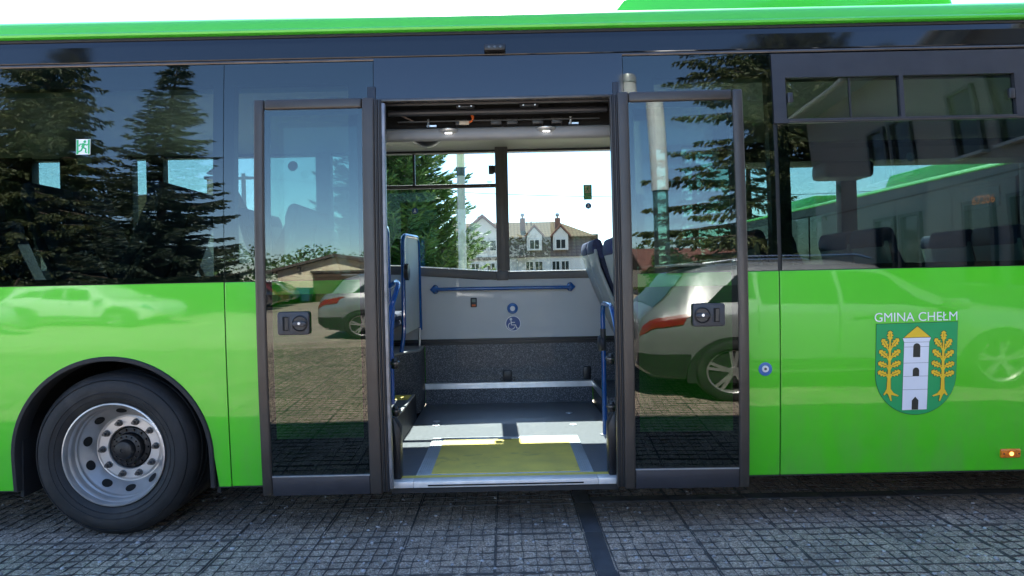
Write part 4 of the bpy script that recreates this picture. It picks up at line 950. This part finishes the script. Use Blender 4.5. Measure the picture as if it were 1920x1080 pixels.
for cx in (1003, 1052):
    x0, x1 = hx(cx - 14), hx(cx + 14); p = hz(426); s_ = hz(441)
    MB().prism([(x0, hz(469)), (x1, hz(469)), (x1, s_), ((x0 + x1) / 2, p), (x0, s_)], -.35, 2.6).obj('dormer', 'plaster_white', H, smooth=0)
    MB().prism([(x0 - .22, s_ - .22), ((x0 + x1) / 2, p + .10), (x1 + .22, s_ - .22), (x1 + .22, s_ - .05), ((x0 + x1) / 2, p + .28), (x0 - .22, s_ - .05)], -.5, 2.9).obj('dormer_roof', 'roof_tile', H, smooth=0)
    MB().prism([(x0 - .24, s_ - .24), ((x0 + x1) / 2, p + .09), (x1 + .24, s_ - .24), (x1 + .24, s_ - .04), ((x0 + x1) / 2, p + .29), (x0 - .24, s_ - .04)], -.54, -.505).obj('verge_board', 'wood_trim', H, smooth=0)
    window(H, (x0 + x1) / 2, hz(466), hz(450), .80, -.36, .12)
for a in (993.5, 1011, 1043, 1060.5): window(H, hx(a), hz(507), hz(490), .62, .24, .12)
# projecting gable on the left
x0, x1 = hx(874), hx(941); pk = hz(408); sd = hz(436)
MB().prism([(x0, 0), (x1, 0), (x1, sd), ((x0 + x1) / 2, pk), (x0, sd)], -1.2, 4.6).obj('gable', 'plaster_white', H, smooth=0)
MB().prism([(x0 - .35, sd - .3), ((x0 + x1) / 2, pk + .08), (x1 + .35, sd - .3), (x1 + .35, sd - .05), ((x0 + x1) / 2, pk + .33), (x0 - .35, sd - .05)], -1.6, 4.8).obj('gable_roof', 'wood_trim', H, smooth=0)
MB().box(x0 - .05, x1 + .05, -1.32, -1.205, hz(486), hz(480)).obj('storey_band', 'roof_slate', H, smooth=0)
for a in (889, 908, 926): window(H, hx(a), hz(468), hz(450), .5, -1.21, .1, False)
for a in (893, 922): window(H, hx(a), hz(507), hz(492), .6, -1.21, .1)
for cx, zt, zb in ((983, 404, 425), (1051, 405, 430)):
    c = MB().box(hx(cx) - .24, hx(cx) + .24, 2.0, 2.7, hz(zb) - .4, hz(zt)).obj('chimney', 'brick_red', H, smooth=0)
    MB().lathe([(0, hz(zt) + .5), (.12, hz(zt) + .47), (.2, hz(zt) + .33), (.2, hz(zt) + .25), (.10, hz(zt) + .15), (.08, hz(zt)), (0, hz(zt))], (hx(cx), 2.35, 0), 14, 'Z').obj('chimney_cowl', 'metal_sheet', c)
MB().box(hx(897) - .12, hx(897) + .12, 3, 3.3, hz(415), hz(397)).obj('flue_pipe', 'metal_sheet', H, smooth=0)
for cx, py in ((992, 409), (1001, 405)): MB().tube([(hx(cx), 3.9, hz(420)), (hx(cx), 3.9, hz(py))], .05, 6).obj('vent_pipe', 'roof_brown', H)
MB().prism([(hx(970), hz(478)), (hx(1001), hz(478)), (hx(1001), hz(480)), (hx(968), hz(483))], -1.4, .2).obj('porch_roof', 'roof_brown', H, smooth=0)
MB().tube(fillet([(hx(968), .15, hz(482)), (hx(971), .15, hz(488)), (hx(970), .15, 0)], .2), .05, 6).obj('downpipe', 'metal_sheet', H)
# tiled house on the left behind
H2 = thing('house', 'low house with tan tiled roof and pale chimney, seen between the left bus seats', 'house', (-19.5, 27, 0))
MB().box(-6, 5.3, 0, 8, 0, 3.2).obj('wall', 'plaster_white', H2, smooth=0)
MB().prism([(-.6, 3.0), (4, 5.95), (8.6, 3.0), (8.6, 3.15), (4, 6.12), (-.6, 3.15)], -6.4, 5.7, 'X').obj('roof', 'roof_tile', H2, smooth=0)
MB().prism([(0, 3.0), (8, 3.0), (4, 5.9)], -5.99, 5.29, 'X').obj('gable_wall', 'plaster_white', H2, smooth=0)
ch = MB().box(4.3, 4.9, 3.4, 4.0, 5.2, 6.75).obj('chimney', 'plaster_cream', H2, smooth=0)
MB().box(4.2, 5.0, 3.3, 4.1, 6.75, 6.9).prism([(4.25, 7.05), (4.95, 7.05), (4.6, 7.3)], 3.4, 4.0).obj('chimney_cap', 'roof_brown', ch, smooth=0)
for x in (-4, -1, 2.5): window(H2, x, 1.0, 2.3, 1.2, -.01)
# garage mirrored in the left door
G = thing('garage', 'cream garage with low brown gable roof and wide brown door', 'garage', (-7.85, -27.2, 0), math.pi)
MB().prism([(-2.65, 0), (2.65, 0), (2.65, 2.12), (0, 3.02), (-2.65, 2.12)], 0, 8).obj('wall', 'plaster_cream', G, smooth=0)
MB().prism([(-3.15, 1.98), (0, 3.05), (3.15, 1.98), (3.15, 2.14), (0, 3.24), (-3.15, 2.14)], -.35, 8.3).obj('roof', 'roof_brown', G, smooth=0)
MB().box(-2.67, 2.67, -.03, -.002, 0, .28).obj('brick_plinth', 'brick_red', G, smooth=0)
gd = MB().box(-1.75, 1.05, -.06, -.031, .02, 1.98).obj('garage_door', 'door_brown', G, smooth=0)
for k in range(1, 6): MB().box(-1.75, 1.05, -.066, -.0605, .02 + .327 * k, .045 + .327 * k).obj('door_groove', 'void', gd, smooth=0)
MB().box(-1.85, 1.15, -.12, -.0305, 1.985, 2.12).obj('door_lintel', 'roof_brown', G, smooth=0)
MB().box(1.6, 1.72, -.2, -.002, 2.15, 2.4).obj('wall_lamp', 'roof_brown', G, smooth=0)
# brown-roofed low building mirrored in the right door
B = thing('outbuilding', 'low tan outbuilding with wide dark red roof', 'building', (8.2, -26, 0), math.pi)
MB().box(-4.6, 3.2, 0, 6, 0, 1.75).obj('wall', 'plaster_cream', B, smooth=0)
MB().prism([(-.5, 1.65), (3, 3.05), (6.5, 1.65), (6.5, 1.8), (3, 3.22), (-.5, 1.8)], -5.0, 3.6, 'X').obj('roof', 'roof_red', B, smooth=0)
for x in (-3, 0, 2): window(B, x, .7, 1.4, .8, -.01)
MB().box(-1.5, -.9, 2.2, 2.8, 2.6, 3.75).obj('chimney', 'brick_red', B, smooth=0)
# grey building mirrored in the right windows: its long wall faces left
K = thing('grey_building', 'two storey grey building with metal roof beside the car park', 'building', (7.35, -12.0, 0), R(90 + 2.5))
# local: x runs along the wall towards the bus, the wall faces +y (turned to -X in the world)
LW = 9.6
MB().box(0, LW, -9, 0, 0, 6.55).obj('wall', 'plaster_grey', K, smooth=0)
MB().prism([(.55, 6.45), (.55, 6.60), (-4.5, 9.4), (-9.55, 6.60), (-9.55, 6.45), (-4.5, 9.2)], -.5, LW + .3, 'X').obj('roof', 'metal_sheet', K, smooth=0)
for k in range(22): MB().add([(-.5 + .47 * k, .55, 6.61), (-.46 + .47 * k, .55, 6.61), (-.46 + .47 * k, -4.5, 9.42), (-.5 + .47 * k, -4.5, 9.42), (-.5 + .47 * k, .55, 6.66), (-.46 + .47 * k, .55, 6.66), (-.46 + .47 * k, -4.5, 9.47), (-.5 + .47 * k, -4.5, 9.47)], [(4, 5, 6, 7), (0, 4, 7, 3), (1, 2, 6, 5), (0, 1, 5, 4)]).obj('roof_seam', 'metal_sheet', K, smooth=0)
MB().box(0, LW, .001, .012, 3.20, 3.24).obj('wall_joint', 'roof_brown', K, smooth=0)
MB().tube([(-.3, .62, 6.5), (LW + .2, .62, 6.5)], .07, 8).obj('roof_gutter', 'metal_sheet', K)
for zb, zt in ((1.15, 2.75), (3.75, 5.1)):
    for x in (2.9, 3.75, 5.6, 6.6, 8.2):
        wn = MB().box(x, x + .55, -.02, .006, zb, zt).obj('window', 'window_dark', K, smooth=0)
        MB().box(x - .07, x, .001, .06, zb, zt).box(x + .55, x + .62, .001, .06, zb, zt).box(x - .07, x + .62, .001, .06, zt, zt + .07).obj('window_frame', 'slider_frame', wn, smooth=0)
        MB().box(x - .1, x + .65, .001, .12, zb - .06, zb).obj('window_sill', 'metal_sheet', wn, smooth=0)

# ------------------------------------------------------------------ second bus behind
B2 = thing('bus', 'second green bus parked side on behind, seen through the right windows', 'bus', (7.25, 5.6, 0), R(90))
# local: x = world Y (towards its front), side faces +y (turned to -X)
L2 = 12.0
def side2(x0, x1, z0, z1, m, name, y=0., t=.03, **k): return MB().box(x0, x1, y - t, y, z0, z1).obj(name, m, B2, **k)
rp2 = [(-.04, 2.94), (-.005, 2.95), (0.0, 2.965), (-.03, 3.01), (-.10, 3.035), (-.4, 3.07), (-1.25, 3.09), (-2.1, 3.07), (-2.4, 3.035), (-2.47, 3.01), (-2.5, 2.965), (-2.495, 2.95), (-2.46, 2.94)]
extrude_x([(y, z) for y, z in rp2], 0, L2).obj('roof', 'roof_green', B2, smooth=40)
for a, b in ((1.2, 4.2), (7.0, 9.6)):
    MB().prism([(a, 3.04), (a + .25, 3.33), (b - .25, 3.33), (b, 3.04)], -2.0, -.45).obj('roof_unit', 'roof_green', B2, bevel=.03)
side2(0, L2, 2.76, 2.94, 'slider_frame', 'cant_rail_panel', -.01)
for a, b in ((0, 1.3), (2.4, 8.0), (9.05, L2)): side2(a, b, .3, 1.30, 'green_paint', 'side_panel', bevel=.004)
for a, b in ((.05, 1.4), (1.42, 3.0), (3.02, 4.6), (4.62, 5.9), (7.25, 8.6), (8.62, 10.2), (10.22, 11.9)): side2(a, b, 1.31, 2.755, 'bus_dark_glass', 'window_pane', -.004)
dd = side2(5.92, 7.23, .32, 2.74, 'black_gloss', 'door', -.006); MB().box(6.56, 6.59, -.005, .008, .32, 2.74).obj('door_seal', 'rubber', dd)
MB().prism([(1.3 + .55 + .55 * math.cos(math.pi * k / 16), .3 + (.72) * math.sin(math.pi * k / 16)) for k in range(17)], -.06, -.03).obj('wheel_well', 'void', B2, smooth=0)
MB().prism([(8.525 + .525 * math.cos(math.pi * k / 16), .3 + (.72) * math.sin(math.pi * k / 16)) for k in range(17)], -.06, -.03).obj('wheel_well', 'void', B2, smooth=0)
side2(1.3, 2.4, 1.02, 1.30, 'green_paint', 'side_panel'); side2(8.0, 9.05, 1.02, 1.30, 'green_paint', 'side_panel')
for x in (1.85, 8.525):
    w = MB().lathe([(.30, -.04), (.34, -.005), (.42, -.002), (.47, -.04), (.48, -.07), (.48, -.26), (.3, -.28)], (x, 0, .48), 40).obj('wheel', 'tyre', B2)
    MB().lathe([(.30, -.04), (.27, -.05), (.24, -.12), (.15, -.06), (0, -.05)], (x, 0, .48), 32).obj('rim', 'wheel_silver', w)
MB().box(.0, L2, -2.5, -.07, .3, 2.93).obj('body', 'black_gloss', B2, bevel=.05)
side2(.35, 1.15, 2.36, 2.66, 'black_plastic', 'destination_display', .006, .008)
tx = textmesh('67206', .15, 0, 0, 0, 'display_digits', 'led_orange', B2, width=.46)
for v in tx.data.vertices: v.co = Vector((.92 - v.co.x * 1.05, .009, 2.43 + v.co.z * 1.2))

# ------------------------------------------------------------------ cars
mat('tail_red', (.22, .001, .012), .25, coat=.2, var=.15, scale=20)
mat('chrome', (.65, .65, .66), .15, metal=1, var=0)
mat('cladding', (.018, .018, .019), .6, var=.2)
def lerp_tab(tab, t):
    if t <= tab[0][0]: return tab[0][1]
    for (a, va), (b, vb) in zip(tab, tab[1:]):
        if t <= b:
            k = (t - a) / (b - a); k = k * k * (3 - 2 * k) * .4 + k * .6; return va + (vb - va) * k
    return tab[-1][1]
TOP = {'suv': [(0, .50), (.008, .60), (.03, .66), (.05, .72), (.105, .93), (.14, .965), (.30, 1.0), (.48, .99), (.56, .955), (.70, .665), (.76, .635), (.90, .575), (.965, .50), (1, .36)],
       'hatch': [(0, .48), (.01, .58), (.04, .66), (.06, .72), (.13, .93), (.18, .975), (.32, 1.0), (.48, .985), (.56, .94), (.71, .655), (.78, .62), (.91, .55), (.97, .47), (1, .34)]}
BELT_ = [(0, .50), (.03, .585), (.10, .62), (.30, .62), (.60, .60), (.70, .59), (.80, .575), (.92, .52), (1, .34)]
WID = [(0, .78), (.012, .88), (.04, .94), (.12, .99), (.3, 1), (.75, 1), (.9, .95), (.97, .84), (1, .68)]
BOT = [(0, .22), (.03, .15), (.1, .13), (.9, .13), (.97, .15), (1, .2)]
def car(label, paint, loc, rz, L=4.7, W=1.86, H=1.66, wb=2.80, kind='suv', rear=.90, group=None, clad=True):
    root = thing('car', label, 'car', loc, rz, group); hw = W / 2; top = TOP[kind]
    def sect(t):
        w = hw * lerp_tab(WID, t); zt = H * lerp_tab(top, t); zb = H * lerp_tab(BOT, t); be = min(H * lerp_tab(BELT_, t), zt - .01)
        c = max(0, min(1, (zt - be) / (.33 * H))); wr = w * (.93 - .22 * c); rd = .035 + .06 * c
        x = -L / 2 + L * t
        return [Vector((x, yy, zz)) for yy, zz in ((0, zb), (w * .86, zb), (w * .965, zb + .05), (w * .99, zb + (be - zb) * .35), (w, zb + (be - zb) * .62), (w * .985, be - .05), (w * .955, be), (wr + (w * .955 - wr) * .08, zt - rd), (wr * .93, zt - rd * .35), (wr * .6, zt - .004), (0, zt))]
    ts = [0, .004, .01, .02, .03, .04, .05, .065, .08, .095, .11, .125, .14, .16] + [.16 + .84 * k / 40 for k in range(1, 37)] + [.93, .95, .965, .98, .99, 1.0]
    ts = sorted(set(round(t, 4) for t in ts))
    v = []; f = []; n = 11
    for t in ts:
        s = sect(t); ring = s + [Vector((p.x, -p.y, p.z)) for p in reversed(s[1:-1])]; v += [tuple(p) for p in ring]
    m = 20
    for i in range(len(ts) - 1):
        for k in range(m): f.append((i * m + k, i * m + (k + 1) % m, (i + 1) * m + (k + 1) % m, (i + 1) * m + k))
    f.append(tuple(range(m))); f.append(tuple((len(ts) - 1) * m + k for k in range(m)))
    MB().add(v, f).obj('body', paint, root, smooth=42)
    def S_(t, s):
        q = sect(t); i = min(int(s), 9); k = s - i; return q[i] * (1 - k) + q[i + 1] * k
    def patch(name, m_, t0, t1, s0, s1, side, off=.006, nt_=8, ns=4, t0b=None, t1b=None):
        b = MB(); pts = []; t0b = t0 if t0b is None else t0b; t1b = t1 if t1b is None else t1b
        for i in range(nt_ + 1):
            for j in range(ns + 1):
                y = j / ns; a = t0 + (t0b - t0) * y; c = t1 + (t1b - t1) * y
                t = a + (c - a) * i / nt_; s = s0 + (s1 - s0) * y; p = S_(t, s)
                d1 = S_(min(t + .004, 1), s) - S_(max(t - .004, 0), s); d2 = S_(t, min(s + .05, 9.99)) - S_(t, max(s - .05, 0)); nn = d2.cross(d1)
                nn = nn.normalized() if nn.length else Vector((0, 1, 0))
                if nn.y * p.y < 0 and abs(nn.y) > .05: nn = -nn
                elif nn.z < -.3: nn = -nn
                p = p + nn * off; pts.append((p.x, p.y * side, p.z))
        b.add(pts, [(i * (ns + 1) + j, i * (ns + 1) + j + 1, (i + 1) * (ns + 1) + j + 1, (i + 1) * (ns + 1) + j) for i in range(nt_) for j in range(ns)])
        return b.obj(name, m_, root, smooth=50)
    for sd in (1, -1):
        patch('side_window', 'window_dark', .135, .285, 6.25, 6.88, sd, t0b=.20)
        patch('side_window', 'window_dark', .295, .455, 6.12, 6.90, sd)
        patch('side_window', 'window_dark', .465, .665, 6.12, 6.90, sd, t1b=.585)
        patch('tail_lamp', 'tail_red', .004, .085, 4.75, 6.0 if kind == 'suv' else 5.75, sd, .010, t0b=.010, t1b=.115 if kind == 'suv' else .075)
        patch('rear_bumper', 'cladding', .002, .10, 1.6, 3.3, sd, .012)
        patch('door_gap', 'void', .452, .4545, 2.2, 6.1, sd, .003, nt_=1, ns=10); patch('door_gap', 'void', .668, .6705, 2.2, 6.0, sd, .003, nt_=1, ns=10); patch('door_gap', 'void', .285, .2875, 4.2, 6.1, sd, .003, nt_=1, ns=6)
        patch('head_lamp', 'chrome', .90, .975, 4.4, 5.6, sd, .008)
        patch('sill_cladding', 'cladding', .27, .72, 1.6, 2.7, sd, .010)
        MB().box(-L * .02, L * .03, sd * hw * .99, sd * (hw + .012), H * .555, H * .57).obj('door_grip', paint, root)
        MB().box(L * .155, L * .20, sd * hw * .95, sd * (hw + .16), H * .60, H * .68).obj('wing_mirror', paint, root, bevel=.03)
        MB().tube([(-L * .30, sd * hw * .66, H * .985), (-L * .22, sd * hw * .66, H * 1.02), (L * .02, sd * hw * .66, H * 1.015), (L * .05, sd * hw * .66, H * .985)], .018, 6).obj('roof_rail', 'chrome', root)
    ra = MB(); q = []
    for i in range(9):
        t = .035 + .066 * i / 8; s = sect(t); y = s[7].y * .93; q += [(s[0].x - .012, -y, s[10].z - .02), (s[0].x - .012, 0, s[10].z + .006), (s[0].x - .012, y, s[10].z - .02)]
    ra.add(q, [(i * 3 + j, i * 3 + j + 1, (i + 1) * 3 + j + 1, (i + 1) * 3 + j) for i in range(8) for j in range(2)]).obj('rear_window', 'window_dark', root, smooth=50)
    MB().box(-L / 2 + L * .085, -L / 2 + L * .15, -hw * .62, hw * .62, H * .955, H * .975).obj('spoiler', paint, root, bevel=.008)
    xr = -L / 2 + rear; xf = xr + wb; wr_ = .355
    for xw in (xr, xf):
        for sd in (1, -1):
            y = sd * hw
            MB().prism([(xw + (wr_ + .075) * math.cos(math.pi * k / 20), .30 + (wr_ + .09) * math.sin(math.pi * k / 20)) for k in range(21)] + [(xw - wr_ - .07, .22), (xw + wr_ + .07, .22)], y - sd * .10, y + sd * .004).obj('wheel_arch', 'cladding', root, smooth=0)
            w = thing('wheel', '', ''); [w.__delitem__(k) for k in ('label', 'category')]; w.parent = root; w.location = (xw, y + sd * .036, wr_); w.rotation_euler = (0, 0, 0 if sd < 0 else math.pi)
            MB().lathe([(.255, .02), (.262, .0), (.30, -.006), (.335, .006), (.352, .03), (.355, .06), (.355, .17), (.34, .2), (.25, .2)], n=40).obj('tyre', 'tyre', w, smooth=35)
            MB().lathe([(.256, .018), (.248, .012), (.238, .02), (.232, .09)], n=40).obj('rim', 'wheel_silver', w, smooth=35)
            MB().lathe([(.24, .085), (.0, .08)], n=30).obj('brake_disc', 'hub_black', w)
            sp = MB()
            for k in range(5):
                for off in (-.14, .14):
                    a = 2 * math.pi * k / 5 + .3; c, s = math.cos(a), math.sin(a); c2, s2 = math.cos(a + off), math.sin(a + off); c3, s3 = -math.sin(a + off), math.cos(a + off)
                    P0 = [(c * .03 + c3 * .02, .03, s * .03 + s3 * .02), (c * .03 - c3 * .02, .03, s * .03 - s3 * .02), (c2 * .244 - c3 * .015, .018, s2 * .244 - s3 * .015), (c2 * .244 + c3 * .015, .018, s2 * .244 + s3 * .015)]
                    sp.add(P0 + [(x, yy + .04, z) for x, yy, z in P0], [(0, 1, 2, 3), (0, 3, 7, 4), (1, 5, 6, 2), (4, 7, 6, 5)])
            sp.lathe([(.06, .035), (.05, .022), (0, .02)], n=20); sp.obj('spokes', 'wheel_silver', w, smooth=30)
    return root
def paint(name, col, metal=.4): mat(name, col, .3, metal=metal, coat=1, var=.02)
paint('paint_silver', (.27, .27, .275)); paint('paint_grey', (.30, .30, .31)); paint('paint_white', (.72, .72, .71), 0); paint('paint_blue', (.012, .03, .10)); paint('paint_red', (.16, .01, .015)); paint('paint_dark', (.10, .10, .11))
car('silver sport utility car close by the camera, its rear mirrored in the right door', 'paint_silver', (3.46, -3.58, 0), 0, 4.7, 1.88, 1.63, 2.85, rear=.86)
car('pale silver sport utility car mirrored in the left door before the garage', 'paint_silver', (-1.12, -9.4, 0), R(-2), 4.7, 1.9, 1.66, 2.86, rear=.86)
car('dark blue parked car nearest in the row by the garage', 'paint_blue', (-10.7, -20.6, 0), R(176), 4.4, 1.8, 1.5, 2.6, 'hatch', rear=.8, group='cars parked by the garage')
car('dark red parked car in the middle of the row by the garage', 'paint_red', (-11.0, -23.2, 0), R(178), 4.3, 1.8, 1.5, 2.6, 'hatch', rear=.8, group='cars parked by the garage')
car('grey parked car closest to the wheelie bins by the garage', 'paint_grey', (-11.4, -25.7, 0), R(177), 4.4, 1.8, 1.48, 2.6, 'hatch', rear=.8, group='cars parked by the garage')
car('white hatchback under the spruces, mirrored in the green panel above the wheel', 'paint_white', (-10.7, -13.6, 0), R(6), 4.3, 1.8, 1.5, 2.6, 'hatch', rear=.8)
car('white van-like car mirrored at the left edge of the green side panel', 'paint_white', (-13.2, -10.6, 0), R(8), 4.8, 1.9, 1.75, 2.9, 'suv', rear=.9)
# wheelie bins
mat('bin_blue', (.015, .06, .14), .5, var=.1); mat('bin_black', (.02, .02, .022), .5, var=.1)
for x, m_, lb in ((-8.35, 'bin_black', 'black wheelie bin beside the parked cars'), (-7.7, 'bin_blue', 'blue wheelie bin against the garage wall')):
    r = thing('wheelie_bin', lb, 'bin', (x - 1.4, -26.6, 0))
    MB().add([(-.22, -.26, .08), (.22, -.26, .08), (.22, .26, .08), (-.22, .26, .08), (-.29, -.34, 1.0), (.29, -.34, 1.0), (.29, .36, 1.0), (-.29, .36, 1.0)], [(0, 3, 2, 1), (4, 5, 6, 7), (0, 1, 5, 4), (1, 2, 6, 5), (2, 3, 7, 6), (3, 0, 4, 7)]).obj('bin_body', m_, r, bevel=.02)
    MB().box(-.31, .31, -.38, .38, 1.005, 1.07).obj('lid', m_, r, bevel=.02)
    for sx in (-.2, .2): MB().lathe([(0, -.03), (.1, -.03), (.1, .03), (0, .03)], (sx, -.28, .1), 16, 'X').obj('wheel', 'tyre', r)
# ------------------------------------------------------------------ posts and wires
mat('post_white', (.62, .62, .60), .5, var=.08, scale=6); mat('post_dark', (.035, .045, .043), .4, var=.2); mat('post_cream', (.62, .58, .42), .5, var=.05); mat('concrete', (.34, .34, .33), .8, var=.1, scale=5)
p = thing('post', 'white topped post with dark lower half, mirrored beside the right door', 'post', (1.95, -6.1, 0))
MB().lathe([(.11, 0), (.11, 3.05), (.10, 3.06)], n=20, axis='Z').obj('lower_section', 'post_dark', p, smooth=40)
MB().lathe([(.125, 3.06), (.125, 5.42)], n=24, axis='Z').obj('upper_section', 'post_white', p, smooth=40)
MB().lathe([(.135, 5.42), (.138, 5.55), (.12, 5.61), (0, 5.63)], n=24, axis='Z').obj('cap', 'metal_sheet', p, smooth=40)
p = thing('post', 'slim cream and grey post behind the bus beside the fir', 'post', (-.84, 9.0, 0))
MB().lathe([(.078, 0), (.076, 3.42)], n=18, axis='Z').obj('lower_section', 'concrete', p, smooth=40)
MB().lathe([(.082, 3.421), (.082, 3.58)], n=18, axis='Z').obj('collar', 'post_dark', p, smooth=40)
MB().lathe([(.076, 3.581), (.074, 4.9), (0, 4.92)], n=18, axis='Z').obj('upper_section', 'post_cream', p, smooth=40)
for lb, X, Y, h in (('concrete utility pole far behind the left windows', -15.5, 36, 7.9), ('concrete utility pole far to the right behind the second bus', 26, 36, 6.4)):
    p = thing('utility_pole', lb, 'pole', (X, Y, 0))
    MB().tube([(0, 0, 0), (0, 0, h)], .17, 10, .12).obj('pole', 'concrete', p)
    MB().box(-.6, .6, -.06, .06, h - .35, h - .2).obj('crossarm', 'concrete', p)
wv = MB().tube([(-15.5 + 41.5 * k / 20, 36, 7.75 - (1.5) * k / 20 - .9 * (1 - (2 * k / 20 - 1) ** 2)) for k in range(21)], .018, 5).obj('overhead_wire', 'black_plastic')
wv['label'] = 'thin overhead wire crossing the sky behind the bus'; wv['category'] = 'wire'
